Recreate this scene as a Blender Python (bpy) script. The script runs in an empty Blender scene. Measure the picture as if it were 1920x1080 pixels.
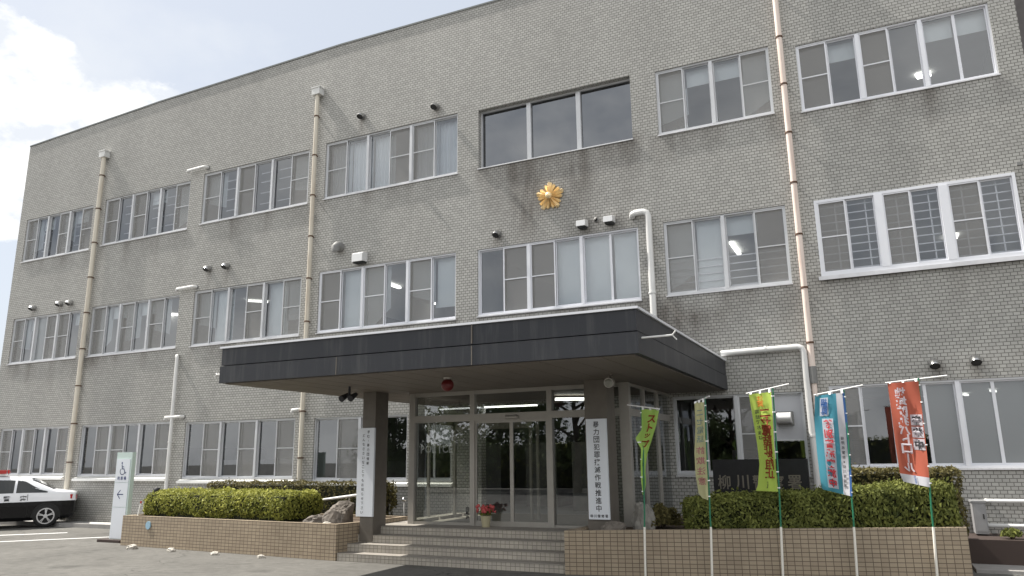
import bpy, bmesh, math, random
import numpy as np
from mathutils import Vector, Matrix
random.seed(7)
S = bpy.context.scene
COL = S.collection
R = math.radians

# ------------------------------------------------------------------ camera
FPX, YAW, PITCH, ROLL, CH = 1406.1, R(-25.364), R(12.732), R(-0.752), 1.8
FW = np.array([math.sin(YAW)*math.cos(PITCH), math.cos(YAW)*math.cos(PITCH), math.sin(PITCH)])
_r0 = np.array([math.cos(YAW), -math.sin(YAW), 0.0]); _u0 = np.cross(_r0, FW)
RT = math.cos(ROLL)*_r0 + math.sin(ROLL)*_u0
UP = -math.sin(ROLL)*_r0 + math.cos(ROLL)*_u0
cd = bpy.data.cameras.new('camera'); cam = bpy.data.objects.new('camera', cd); COL.objects.link(cam)
cd.sensor_width = 36; cd.lens = FPX/1920*36; cd.clip_end = 3000; cd.clip_start = 0.05
M = Matrix(((RT[0], UP[0], -FW[0], 0), (RT[1], UP[1], -FW[1], 0), (RT[2], UP[2], -FW[2], CH), (0, 0, 0, 1)))
cam.matrix_world = M
S.camera = cam

def _ray(x, y): return FW + RT*(x-960)/FPX - UP*(y-540)/FPX
def at(x, y, Y):
    d = _ray(x, y)*1.0; d = d*(Y/d[1]); return Vector((d[0], d[1], d[2]+CH))
def atz(x, y, z):
    d = _ray(x, y); d = d*((z-CH)/d[2]); return Vector((d[0], d[1], d[2]+CH))

# ------------------------------------------------------------------ sun, sky, exposure
SUN = Vector((0.61, 0.045, -0.79)).normalized()          # direction the light travels
elev = math.asin(-SUN.z); azim = math.atan2(-SUN.x, -SUN.y)
sl = bpy.data.lights.new('sun', 'SUN'); sl.energy = 4.2; sl.angle = R(0.6); sl.color = (1.0, 0.95, 0.87)
so = bpy.data.objects.new('sun', sl); COL.objects.link(so)
so.rotation_euler = SUN.to_track_quat('-Z', 'Y').to_euler(); so.location = (-20, -5, 30)
W = bpy.data.worlds.new('World'); S.world = W; W.use_nodes = True
wn, wl = W.node_tree.nodes, W.node_tree.links
wn.clear()
def N(nodes, t, **k):
    n = nodes.new(t)
    for a, b in k.items(): setattr(n, a, b)
    return n
sky = N(wn, 'ShaderNodeTexSky', sky_type='NISHITA', sun_disc=False)
sky.sun_elevation = elev; sky.sun_rotation = azim; sky.air_density = 1.0; sky.dust_density = 2.5; sky.ozone_density = 1.0
tc = N(wn, 'ShaderNodeTexCoord')
def cloud_noise(scale, detail, rough, off):
    mp = N(wn, 'ShaderNodeMapping'); mp.inputs['Location'].default_value = off; mp.inputs['Scale'].default_value = (1, 1, 1.6)
    wl.new(tc.outputs['Generated'], mp.inputs[0])
    n = N(wn, 'ShaderNodeTexNoise'); n.inputs['Scale'].default_value = scale; n.inputs['Detail'].default_value = detail; n.inputs['Roughness'].default_value = rough
    wl.new(mp.outputs[0], n.inputs['Vector']); return n
def wmath(op, a, b=None, c=None, clamp=False):
    m = N(wn, 'ShaderNodeMath', operation=op); m.use_clamp = clamp
    for i, v in enumerate((a, b, c)):
        if v is None: continue
        if isinstance(v, (int, float)): m.inputs[i].default_value = v
        else: wl.new(v, m.inputs[i])
    return m.outputs[0]
def cone(vec, inner, outer):
    d = N(wn, 'ShaderNodeVectorMath', operation='DOT_PRODUCT'); wl.new(tc.outputs['Generated'], d.inputs[0]); d.inputs[1].default_value = vec
    mr = N(wn, 'ShaderNodeMapRange'); mr.inputs['From Min'].default_value = math.cos(outer); mr.inputs['From Max'].default_value = math.cos(inner)
    wl.new(d.outputs['Value'], mr.inputs['Value']); return mr.outputs[0]
n1 = cloud_noise(9.0, 9, 0.62, (0.3, 0.1, 0.0))
n2 = cloud_noise(3.2, 7, 0.55, (1.7, 0.4, 0.2))
cA = cone((-0.83, 0.43, 0.355), R(3.5), R(9)); cB = cone((-0.765, 0.545, 0.345), R(1), R(7))
mass = wmath('MAXIMUM', cA, cB)
cum = wmath('ADD', wmath('MULTIPLY', mass, 1.3), wmath('MULTIPLY', n1.outputs['Fac'], 1.5))
mr = N(wn, 'ShaderNodeMapRange'); mr.inputs['From Min'].default_value = 1.30; mr.inputs['From Max'].default_value = 1.42; wl.new(cum, mr.inputs['Value'])
thin = N(wn, 'ShaderNodeMapRange'); thin.inputs['From Min'].default_value = 0.47; thin.inputs['From Max'].default_value = 0.68; thin.inputs['To Max'].default_value = 0.75; wl.new(n2.outputs['Fac'], thin.inputs['Value'])
haze_mix = N(wn, 'ShaderNodeMix', data_type='RGBA'); haze_mix.inputs['Factor'].default_value = 0.68
wl.new(sky.outputs[0], haze_mix.inputs['A']); haze_mix.inputs['B'].default_value = (6.9, 7.35, 8.0, 1)
mx1 = N(wn, 'ShaderNodeMix', data_type='RGBA'); wl.new(thin.outputs[0], mx1.inputs['Factor']); wl.new(haze_mix.outputs['Result'], mx1.inputs['A']); mx1.inputs['B'].default_value = (7.2, 7.5, 7.9, 1)
shade = N(wn, 'ShaderNodeMix', data_type='RGBA'); shade.inputs['A'].default_value = (7.0, 7.35, 7.9, 1); shade.inputs['B'].default_value = (9.6, 9.6, 9.5, 1)
n3 = cloud_noise(14.0, 6, 0.6, (0.1, 0.9, 0.4))
ms = N(wn, 'ShaderNodeMapRange'); ms.inputs['From Min'].default_value = 0.40; ms.inputs['From Max'].default_value = 0.56; wl.new(n3.outputs['Fac'], ms.inputs['Value']); wl.new(ms.outputs[0], shade.inputs['Factor'])
mx2 = N(wn, 'ShaderNodeMix', data_type='RGBA'); wl.new(mr.outputs[0], mx2.inputs['Factor']); wl.new(mx1.outputs['Result'], mx2.inputs['A']); wl.new(shade.outputs['Result'], mx2.inputs['B'])
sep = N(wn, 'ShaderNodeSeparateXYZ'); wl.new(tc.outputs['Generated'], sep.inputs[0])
behind_cam = N(wn, 'ShaderNodeMapRange'); behind_cam.inputs['From Min'].default_value = 0.10; behind_cam.inputs['From Max'].default_value = -0.35; wl.new(sep.outputs['Y'], behind_cam.inputs['Value'])
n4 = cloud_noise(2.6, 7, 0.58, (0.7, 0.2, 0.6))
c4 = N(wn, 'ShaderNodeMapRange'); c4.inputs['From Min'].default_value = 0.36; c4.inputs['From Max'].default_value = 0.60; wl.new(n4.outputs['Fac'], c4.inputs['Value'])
fill_bank = wmath('MULTIPLY', behind_cam.outputs[0], c4.outputs[0])  # unseen bright cloud behind the camera, added to lift the light on the facade
mx3 = N(wn, 'ShaderNodeMix', data_type='RGBA'); wl.new(fill_bank, mx3.inputs['Factor']); wl.new(mx2.outputs['Result'], mx3.inputs['A']); mx3.inputs['B'].default_value = (14.5, 14.4, 14.0, 1)
bg = N(wn, 'ShaderNodeBackground'); bg.inputs['Strength'].default_value = 0.06
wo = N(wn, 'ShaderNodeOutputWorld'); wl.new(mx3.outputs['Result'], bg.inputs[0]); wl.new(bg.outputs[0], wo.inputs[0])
S.view_settings.view_transform = 'Standard'; S.view_settings.look = 'None'; S.view_settings.gamma = 1
S.view_settings.exposure = 1.05
S.cycles.max_bounces = 8; S.cycles.transparent_max_bounces = 24; S.cycles.use_denoising = True

# ------------------------------------------------------------------ materials
def mat(name, col, rough=0.7, metal=0.0, var=0.0, vscale=8.0, spec=0.4, bump=0.0, bscale=60.0, trans=0.0, emit=0.0):
    m = bpy.data.materials.new(name); m.use_nodes = True
    nt = m.node_tree; b = nt.nodes['Principled BSDF']
    b.inputs['Base Color'].default_value = (*col, 1); b.inputs['Roughness'].default_value = rough; b.inputs['Metallic'].default_value = metal
    b.inputs['Specular IOR Level'].default_value = spec
    g = None
    if var or bump:
        g = nt.nodes.new('ShaderNodeNewGeometry')
    if var:
        n = nt.nodes.new('ShaderNodeTexNoise'); n.inputs['Scale'].default_value = vscale; n.inputs['Detail'].default_value = 6; nt.links.new(g.outputs['Position'], n.inputs['Vector'])
        mp = nt.nodes.new('ShaderNodeMapRange'); mp.inputs['From Min'].default_value = 0.25; mp.inputs['From Max'].default_value = 0.75; mp.inputs['To Min'].default_value = 1-var; mp.inputs['To Max'].default_value = 1+var
        nt.links.new(n.outputs['Fac'], mp.inputs['Value'])
        mm = nt.nodes.new('ShaderNodeVectorMath'); mm.operation = 'SCALE'; mm.inputs[0].default_value = col; nt.links.new(mp.outputs[0], mm.inputs['Scale']); nt.links.new(mm.outputs[0], b.inputs['Base Color'])
    if bump:
        n = nt.nodes.new('ShaderNodeTexNoise'); n.inputs['Scale'].default_value = bscale; n.inputs['Detail'].default_value = 5; nt.links.new(g.outputs['Position'], n.inputs['Vector'])
        bp = nt.nodes.new('ShaderNodeBump'); bp.inputs['Strength'].default_value = bump; bp.inputs['Distance'].default_value = 0.02; nt.links.new(n.outputs['Fac'], bp.inputs['Height']); nt.links.new(bp.outputs[0], b.inputs['Normal'])
    if trans:
        t = nt.nodes.new('ShaderNodeBsdfTranslucent'); t.inputs[0].default_value = (*col, 1)
        x = nt.nodes.new('ShaderNodeMixShader'); x.inputs[0].default_value = trans
        nt.links.new(b.outputs[0], x.inputs[1]); nt.links.new(t.outputs[0], x.inputs[2]); nt.links.new(x.outputs[0], nt.nodes['Material Output'].inputs[0])
    if emit:
        b.inputs['Emission Color'].default_value = (*col, 1); b.inputs['Emission Strength'].default_value = emit
    return m

def tile_mat(name, c1, c2, joint, w, h, mortar, offset, stain=False, rough=0.55, bump=0.22, dirt=0.12):
    m = bpy.data.materials.new(name); m.use_nodes = True
    nt = m.node_tree; L = nt.links; b = nt.nodes['Principled BSDF']; b.inputs['Roughness'].default_value = rough; b.inputs['Specular IOR Level'].default_value = 0.3
    uv = nt.nodes.new('ShaderNodeUVMap')
    br = nt.nodes.new('ShaderNodeTexBrick'); br.offset = offset; br.squash = 1.0
    br.inputs['Color1'].default_value = (*c1, 1); br.inputs['Color2'].default_value = (*c2, 1); br.inputs['Mortar'].default_value = (*joint, 1)
    br.inputs['Scale'].default_value = 1; br.inputs['Mortar Size'].default_value = mortar; br.inputs['Mortar Smooth'].default_value = 0.25; br.inputs['Bias'].default_value = 0.0
    br.inputs['Brick Width'].default_value = w; br.inputs['Row Height'].default_value = h
    L.new(uv.outputs[0], br.inputs['Vector'])
    g = nt.nodes.new('ShaderNodeNewGeometry')
    n = nt.nodes.new('ShaderNodeTexNoise'); n.inputs['Scale'].default_value = 0.45; n.inputs['Detail'].default_value = 8; n.inputs['Roughness'].default_value = 0.65
    mpp = nt.nodes.new('ShaderNodeMapping'); mpp.inputs['Scale'].default_value = (1.6, 1.6, 0.6); L.new(g.outputs['Position'], mpp.inputs[0]); L.new(mpp.outputs[0], n.inputs['Vector'])
    mp = nt.nodes.new('ShaderNodeMapRange'); mp.inputs['From Min'].default_value = 0.3; mp.inputs['From Max'].default_value = 0.7; mp.inputs['To Min'].default_value = 1-dirt; mp.inputs['To Max'].default_value = 1+dirt
    L.new(n.outputs['Fac'], mp.inputs['Value'])
    mm = nt.nodes.new('ShaderNodeVectorMath'); mm.operation = 'SCALE'; L.new(br.outputs['Color'], mm.inputs[0]); L.new(mp.outputs[0], mm.inputs['Scale'])
    out = mm.outputs[0]
    if stain:
        a = nt.nodes.new('ShaderNodeAttribute'); a.attribute_name = 'stain'
        n2 = nt.nodes.new('ShaderNodeTexNoise'); n2.inputs['Scale'].default_value = 3.0; n2.inputs['Detail'].default_value = 5
        m2 = nt.nodes.new('ShaderNodeMapping'); m2.inputs['Scale'].default_value = (1.7, 1.7, 0.35); L.new(g.outputs['Position'], m2.inputs[0]); L.new(m2.outputs[0], n2.inputs['Vector'])
        k = nt.nodes.new('ShaderNodeMath'); k.operation = 'MULTIPLY'; L.new(a.outputs['Fac'], k.inputs[0]); L.new(n2.outputs['Fac'], k.inputs[1])
        k2 = nt.nodes.new('ShaderNodeMath'); k2.operation = 'MULTIPLY'; k2.use_clamp = True; L.new(k.outputs[0], k2.inputs[0]); k2.inputs[1].default_value = 1.7
        mx = nt.nodes.new('ShaderNodeMix'); mx.data_type = 'RGBA'; L.new(k2.outputs[0], mx.inputs['Factor']); L.new(out, mx.inputs['A'])
        dk = nt.nodes.new('ShaderNodeVectorMath'); dk.operation = 'MULTIPLY'; L.new(out, dk.inputs[0]); dk.inputs[1].default_value = (0.46, 0.43, 0.41); L.new(dk.outputs[0], mx.inputs['B'])
        out = mx.outputs['Result']
    L.new(out, b.inputs['Base Color'])
    if bump:
        bp = nt.nodes.new('ShaderNodeBump'); bp.invert = True; bp.inputs['Strength'].default_value = bump; bp.inputs['Distance'].default_value = 0.004
        L.new(br.outputs['Fac'], bp.inputs['Height']); L.new(bp.outputs[0], b.inputs['Normal'])
    return m

def glass_mat(name, tint=(0.75, 0.78, 0.8), base=0.05, rough=0.0, opac=0.0, ocol=(0.3, 0.3, 0.3)):
    m = bpy.data.materials.new(name); m.use_nodes = True; nt = m.node_tree; nt.nodes.clear(); L = nt.links
    t = nt.nodes.new('ShaderNodeBsdfTransparent'); t.inputs[0].default_value = (*tint, 1)
    gl = nt.nodes.new('ShaderNodeBsdfGlossy'); gl.inputs['Roughness'].default_value = rough; gl.inputs[0].default_value = (0.92, 0.95, 1, 1)
    f = nt.nodes.new('ShaderNodeFresnel'); f.inputs['IOR'].default_value = 1.52
    ad = nt.nodes.new('ShaderNodeMath'); ad.operation = 'ADD'; ad.use_clamp = True; L.new(f.outputs[0], ad.inputs[0]); ad.inputs[1].default_value = base
    x = nt.nodes.new('ShaderNodeMixShader'); L.new(ad.outputs[0], x.inputs[0])
    src = t.outputs[0]
    if opac:
        d = nt.nodes.new('ShaderNodeBsdfDiffuse'); d.inputs[0].default_value = (*ocol, 1)
        y = nt.nodes.new('ShaderNodeMixShader'); y.inputs[0].default_value = opac; L.new(t.outputs[0], y.inputs[1]); L.new(d.outputs[0], y.inputs[2]); src = y.outputs[0]
    L.new(src, x.inputs[1]); L.new(gl.outputs[0], x.inputs[2])
    o = nt.nodes.new('ShaderNodeOutputMaterial'); L.new(x.outputs[0], o.inputs[0]); return m
def net_mat(name, col, opac):
    m = bpy.data.materials.new(name); m.use_nodes = True; nt = m.node_tree; nt.nodes.clear(); L = nt.links
    t = nt.nodes.new('ShaderNodeBsdfTransparent'); d = nt.nodes.new('ShaderNodeBsdfDiffuse'); d.inputs[0].default_value = (*col, 1)
    x = nt.nodes.new('ShaderNodeMixShader'); x.inputs[0].default_value = opac; L.new(t.outputs[0], x.inputs[1]); L.new(d.outputs[0], x.inputs[2])
    o = nt.nodes.new('ShaderNodeOutputMaterial'); L.new(x.outputs[0], o.inputs[0]); return m
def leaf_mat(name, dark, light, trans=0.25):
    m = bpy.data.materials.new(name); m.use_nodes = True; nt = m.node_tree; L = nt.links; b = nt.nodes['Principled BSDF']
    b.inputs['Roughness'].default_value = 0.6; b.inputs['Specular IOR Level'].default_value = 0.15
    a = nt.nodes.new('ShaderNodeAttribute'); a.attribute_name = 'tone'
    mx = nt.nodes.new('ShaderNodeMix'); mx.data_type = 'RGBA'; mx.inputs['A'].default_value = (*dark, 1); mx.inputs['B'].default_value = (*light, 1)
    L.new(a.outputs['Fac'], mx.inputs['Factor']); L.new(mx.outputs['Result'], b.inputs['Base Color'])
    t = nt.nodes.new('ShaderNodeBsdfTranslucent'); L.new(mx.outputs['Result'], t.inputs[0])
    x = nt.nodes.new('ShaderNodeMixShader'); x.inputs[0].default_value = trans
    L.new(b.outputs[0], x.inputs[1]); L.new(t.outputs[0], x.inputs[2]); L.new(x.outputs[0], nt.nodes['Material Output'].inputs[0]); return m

MT = dict(
    brick=tile_mat('wall_tile', (0.398, 0.393, 0.372), (0.325, 0.321, 0.304), (0.135, 0.132, 0.123), 0.112, 0.0665, 0.0075, 0.5, stain=True, dirt=0.08),
    tan=tile_mat('planter_tile', (0.33, 0.27, 0.195), (0.28, 0.225, 0.162), (0.10, 0.075, 0.055), 0.108, 0.0625, 0.0055, 0.0, dirt=0.18),
    steptile=tile_mat('step_tile', (0.42, 0.385, 0.33), (0.35, 0.32, 0.28), (0.17, 0.155, 0.135), 0.085, 0.07, 0.005, 0.0),
    tread=mat('step_tread', (0.27, 0.25, 0.222), 0.7, var=0.1, vscale=10),
    alu=mat('pale_aluminium', (0.53, 0.54, 0.56), 0.45, 0.2, var=0.06, vscale=3),
    aluw=mat('white_aluminium', (0.68, 0.69, 0.73), 0.35, 0.1),
    sillm=mat('sill_metal', (0.60, 0.60, 0.62), 0.45, 0.2, var=0.12, vscale=5),
    bronze=mat('bronze_frame', (0.21, 0.19, 0.165), 0.45, 0.3),
    entr=mat('entrance_aluminium', (0.38, 0.36, 0.33), 0.42, 0.3, var=0.05),
    glass=glass_mat('window_glass', (0.88, 0.90, 0.91), 0.085),
    dglass=glass_mat('tinted_glass', (0.16, 0.165, 0.17), 0.13),
    eglass=glass_mat('entrance_glass', (0.72, 0.74, 0.71), 0.10),
    frost=glass_mat('frosted_glass', (0.6, 0.62, 0.62), 0.03, 0.25, 0.55, (0.36, 0.38, 0.39)),
    net=net_mat('insect_net', (0.36, 0.355, 0.345), 0.48),
    blind=mat('blind_cloth', (0.78, 0.83, 0.85), 0.8, trans=0.1),
    curt=mat('curtain_cloth', (0.80, 0.84, 0.88), 0.8, trans=0.15),
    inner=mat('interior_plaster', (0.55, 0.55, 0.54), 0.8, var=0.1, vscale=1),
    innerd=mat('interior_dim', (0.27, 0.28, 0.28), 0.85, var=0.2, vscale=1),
    furn=mat('office_furniture', (0.16, 0.16, 0.155), 0.6, var=0.4, vscale=2),
    tube=mat('fluorescent_tube', (1.0, 1.0, 0.94), 0.5, emit=1.7),
    fascia=mat('dark_fascia', (0.021, 0.023, 0.028), 0.45, 0.0, var=0.3, vscale=2.2, spec=0.3),
    soffit=mat('brown_soffit', (0.155, 0.135, 0.115), 0.6, var=0.08, vscale=1.5),
    pillar=mat('brown_pillar', (0.13, 0.115, 0.098), 0.55, var=0.1),
    white=mat('white_paint', (0.78, 0.78, 0.76), 0.5, var=0.03),
    signw=mat('sign_white', (0.66, 0.69, 0.74), 0.5),
    signg=mat('sign_edge', (0.50, 0.60, 0.57), 0.4),
    ink=mat('black_ink', (0.02, 0.02, 0.025), 0.6),
    navy=mat('navy_ink', (0.015, 0.03, 0.13), 0.6),
    pipe=mat('beige_pipe', (0.50, 0.45, 0.36), 0.5, var=0.22, vscale=1.3),
    pipew=mat('white_pipe', (0.62, 0.62, 0.61), 0.45, var=0.1, vscale=2),
    rust=mat('rusty_pipe', (0.66, 0.51, 0.44), 0.5, var=0.22, vscale=1.6),
    rustb=mat('rust_bracket', (0.10, 0.055, 0.035), 0.8, var=0.3),
    steel=mat('bright_steel', (0.6, 0.6, 0.6), 0.22, 1.0),
    steeld=mat('dark_opening', (0.03, 0.03, 0.03), 0.7),
    hood=mat('hood_white', (0.72, 0.72, 0.72), 0.35, 0.2),
    hoodg=mat('hood_grey', (0.19, 0.19, 0.186), 0.6, var=0.1),
    gold=mat('gold', (0.90, 0.70, 0.40), 0.38, 0.45, var=0.12, vscale=20),
    stone=mat('black_stone', (0.012, 0.012, 0.014), 0.45, var=0.2, spec=.25),
    carve=mat('carved_letters', (0.13, 0.115, 0.095), 0.7),
    rock=mat('boulder', (0.15, 0.132, 0.115), 0.9, var=0.45, vscale=7, bump=0.9, bscale=14),
    rockp=mat('pale_boulder', (0.22, 0.21, 0.19), 0.9, var=0.3, vscale=6, bump=0.7, bscale=14),
    pebble=mat('pale_stone', (0.50, 0.47, 0.42), 0.9, var=0.2, vscale=20),
    soil=mat('soil', (0.09, 0.065, 0.045), 1.0, var=0.3, vscale=12),
    leafl=leaf_mat('hedge_leaf_bright', (0.06, 0.08, 0.016), (0.44, 0.44, 0.10)),
    leafd=leaf_mat('hedge_leaf_dark', (0.045, 0.058, 0.017), (0.24, 0.26, 0.07)),
    leafr=leaf_mat('hedge_leaf_russet', (0.045, 0.042, 0.018), (0.19, 0.165, 0.065)),
    leaft=leaf_mat('tree_leaf', (0.035, 0.055, 0.018), (0.15, 0.19, 0.07)),
    bark=mat('bark', (0.10, 0.075, 0.055), 0.9, var=0.3),
    twig=mat('hedge_core', (0.018, 0.02, 0.009), 1.0),
    gpole=mat('green_pole', (0.02, 0.16, 0.085), 0.4), wpole=mat('white_pole', (0.74, 0.71, 0.64), 0.45),
    clip=mat('white_plastic', (0.8, 0.8, 0.8), 0.5),
    carw=mat('car_white', (0.74, 0.75, 0.78), 0.22, spec=0.6), cark=mat('car_black', (0.006, 0.006, 0.007), 0.2, spec=0.25),
    carg=mat('car_glass', (0.012, 0.016, 0.018), 0.05, spec=0.45), tyre=mat('tyre_rubber', (0.018, 0.018, 0.018), 0.85),
    rim=mat('wheel_rim', (0.45, 0.45, 0.46), 0.3, 0.8), redl=mat('red_lens', (0.42, 0.012, 0.012), 0.2, spec=0.6),
    redg=mat('red_globe', (0.11, 0.010, 0.010), 0.3, spec=0.4),
    conc=mat('kerb_concrete', (0.27, 0.26, 0.25), 0.85, var=0.15, vscale=6), dkerb=mat('dark_plinth', (0.05, 0.035, 0.03), 0.8),
    grav=mat('gravel_mix', (0.50, 0.49, 0.47), 0.95, var=0.55, vscale=35, bump=1.0, bscale=45),
    paint=mat('road_paint', (0.72, 0.72, 0.72), 0.7, var=0.1, vscale=15),
    pot=mat('flower_pot', (0.42, 0.38, 0.25), 0.6), petal=mat('flower_red', (0.45, 0.08, 0.08), 0.6),
    blue=mat('blue_plaque', (0.24, 0.38, 0.48), 0.4), cap=mat('roof_cap', (0.12, 0.13, 0.13), 0.5),
    wing=mat('wing_panel', (0.13, 0.12, 0.12), 0.7, var=0.1), cab=mat('cabinet_grey', (0.27, 0.27, 0.275), 0.5, var=0.06),
    plate=mat('panel_grey', (0.46, 0.47, 0.50), 0.5), lens=mat('lamp_lens', (0.22, 0.22, 0.19), 0.15, spec=0.7),
    sticker=net_mat('glass_lettering', (0.7, 0.75, 0.75), 0.32),
)
def asphalt():
    m = bpy.data.materials.new('asphalt'); m.use_nodes = True; nt = m.node_tree; L = nt.links; b = nt.nodes['Principled BSDF']
    b.inputs['Roughness'].default_value = 0.9; b.inputs['Specular IOR Level'].default_value = 0.2
    g = nt.nodes.new('ShaderNodeNewGeometry'); prev = None
    for sc, lo, hi, det in ((90, 0.72, 1.28, 3), (6, 0.86, 1.14, 5), (0.7, 0.86, 1.12, 6)):
        n = nt.nodes.new('ShaderNodeTexNoise'); n.inputs['Scale'].default_value = sc; n.inputs['Detail'].default_value = det; L.new(g.outputs['Position'], n.inputs['Vector'])
        mp = nt.nodes.new('ShaderNodeMapRange'); mp.inputs['From Min'].default_value = 0.3; mp.inputs['From Max'].default_value = 0.7; mp.inputs['To Min'].default_value = lo; mp.inputs['To Max'].default_value = hi; L.new(n.outputs['Fac'], mp.inputs['Value'])
        s = nt.nodes.new('ShaderNodeVectorMath'); s.operation = 'SCALE'
        if prev is None: s.inputs[0].default_value = (0.125, 0.121, 0.112)
        else: L.new(prev, s.inputs[0])
        L.new(mp.outputs[0], s.inputs['Scale']); prev = s.outputs[0]
    vo = nt.nodes.new('ShaderNodeTexVoronoi'); vo.feature = 'DISTANCE_TO_EDGE'; vo.inputs['Scale'].default_value = 0.22; wv = nt.nodes.new('ShaderNodeTexNoise'); wv.inputs['Scale'].default_value = 1.5; wv.inputs['Detail'].default_value = 6; L.new(g.outputs['Position'], wv.inputs['Vector'])
    ad = nt.nodes.new('ShaderNodeVectorMath'); ad.operation = 'ADD'; L.new(g.outputs['Position'], ad.inputs[0]); L.new(wv.outputs['Color'], ad.inputs[1]); L.new(ad.outputs[0], vo.inputs['Vector'])
    cr = nt.nodes.new('ShaderNodeMapRange'); cr.inputs['From Min'].default_value = 0.0; cr.inputs['From Max'].default_value = 0.004; cr.inputs['To Min'].default_value = 0.5; L.new(vo.outputs['Distance'], cr.inputs['Value'])
    st_ = nt.nodes.new('ShaderNodeTexNoise'); st_.inputs['Scale'].default_value = 1.1; st_.inputs['Detail'].default_value = 4; L.new(g.outputs['Position'], st_.inputs['Vector'])
    sr = nt.nodes.new('ShaderNodeMapRange'); sr.inputs['From Min'].default_value = 0.60; sr.inputs['From Max'].default_value = 0.72; sr.inputs['To Min'].default_value = 1.0; sr.inputs['To Max'].default_value = 0.68; L.new(st_.outputs['Fac'], sr.inputs['Value'])
    for o_ in (cr.outputs[0], sr.outputs[0]):
        s = nt.nodes.new('ShaderNodeVectorMath'); s.operation = 'SCALE'; L.new(prev, s.inputs[0]); L.new(o_, s.inputs['Scale']); prev = s.outputs[0]
    L.new(prev, b.inputs['Base Color'])
    bp = nt.nodes.new('ShaderNodeBump'); bp.inputs['Strength'].default_value = 0.5; bp.inputs['Distance'].default_value = 0.01
    n = nt.nodes.new('ShaderNodeTexNoise'); n.inputs['Scale'].default_value = 120; L.new(g.outputs['Position'], n.inputs['Vector']); L.new(n.outputs['Fac'], bp.inputs['Height']); L.new(bp.outputs[0], b.inputs['Normal'])
    return m
MT['asphalt'] = asphalt()
def streaky(m, col, light, amount):
    nt = m.node_tree; L = nt.links; b = nt.nodes['Principled BSDF']; g = nt.nodes.new('ShaderNodeNewGeometry')
    mp = nt.nodes.new('ShaderNodeMapping'); mp.inputs['Scale'].default_value = (7, 7, 0.5); L.new(g.outputs['Position'], mp.inputs[0])
    n = nt.nodes.new('ShaderNodeTexNoise'); n.inputs['Scale'].default_value = 1.0; n.inputs['Detail'].default_value = 6; n.inputs['Roughness'].default_value = .7; L.new(mp.outputs[0], n.inputs['Vector'])
    r = nt.nodes.new('ShaderNodeMapRange'); r.inputs['From Min'].default_value = .5; r.inputs['From Max'].default_value = .8; r.inputs['To Max'].default_value = amount; L.new(n.outputs['Fac'], r.inputs['Value'])
    x = nt.nodes.new('ShaderNodeMix'); x.data_type = 'RGBA'; x.inputs['A'].default_value = (*col, 1); x.inputs['B'].default_value = (*light, 1); L.new(r.outputs[0], x.inputs['Factor']); L.new(x.outputs['Result'], b.inputs['Base Color'])
streaky(MT['fascia'], (0.027, 0.029, 0.035), (0.10, 0.10, 0.10), .6)
streaky(MT['pipe'], (0.58, 0.54, 0.46), (0.30, 0.20, 0.12), .75)
streaky(MT['rust'], (0.70, 0.60, 0.54), (0.36, 0.19, 0.13), .9)

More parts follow.
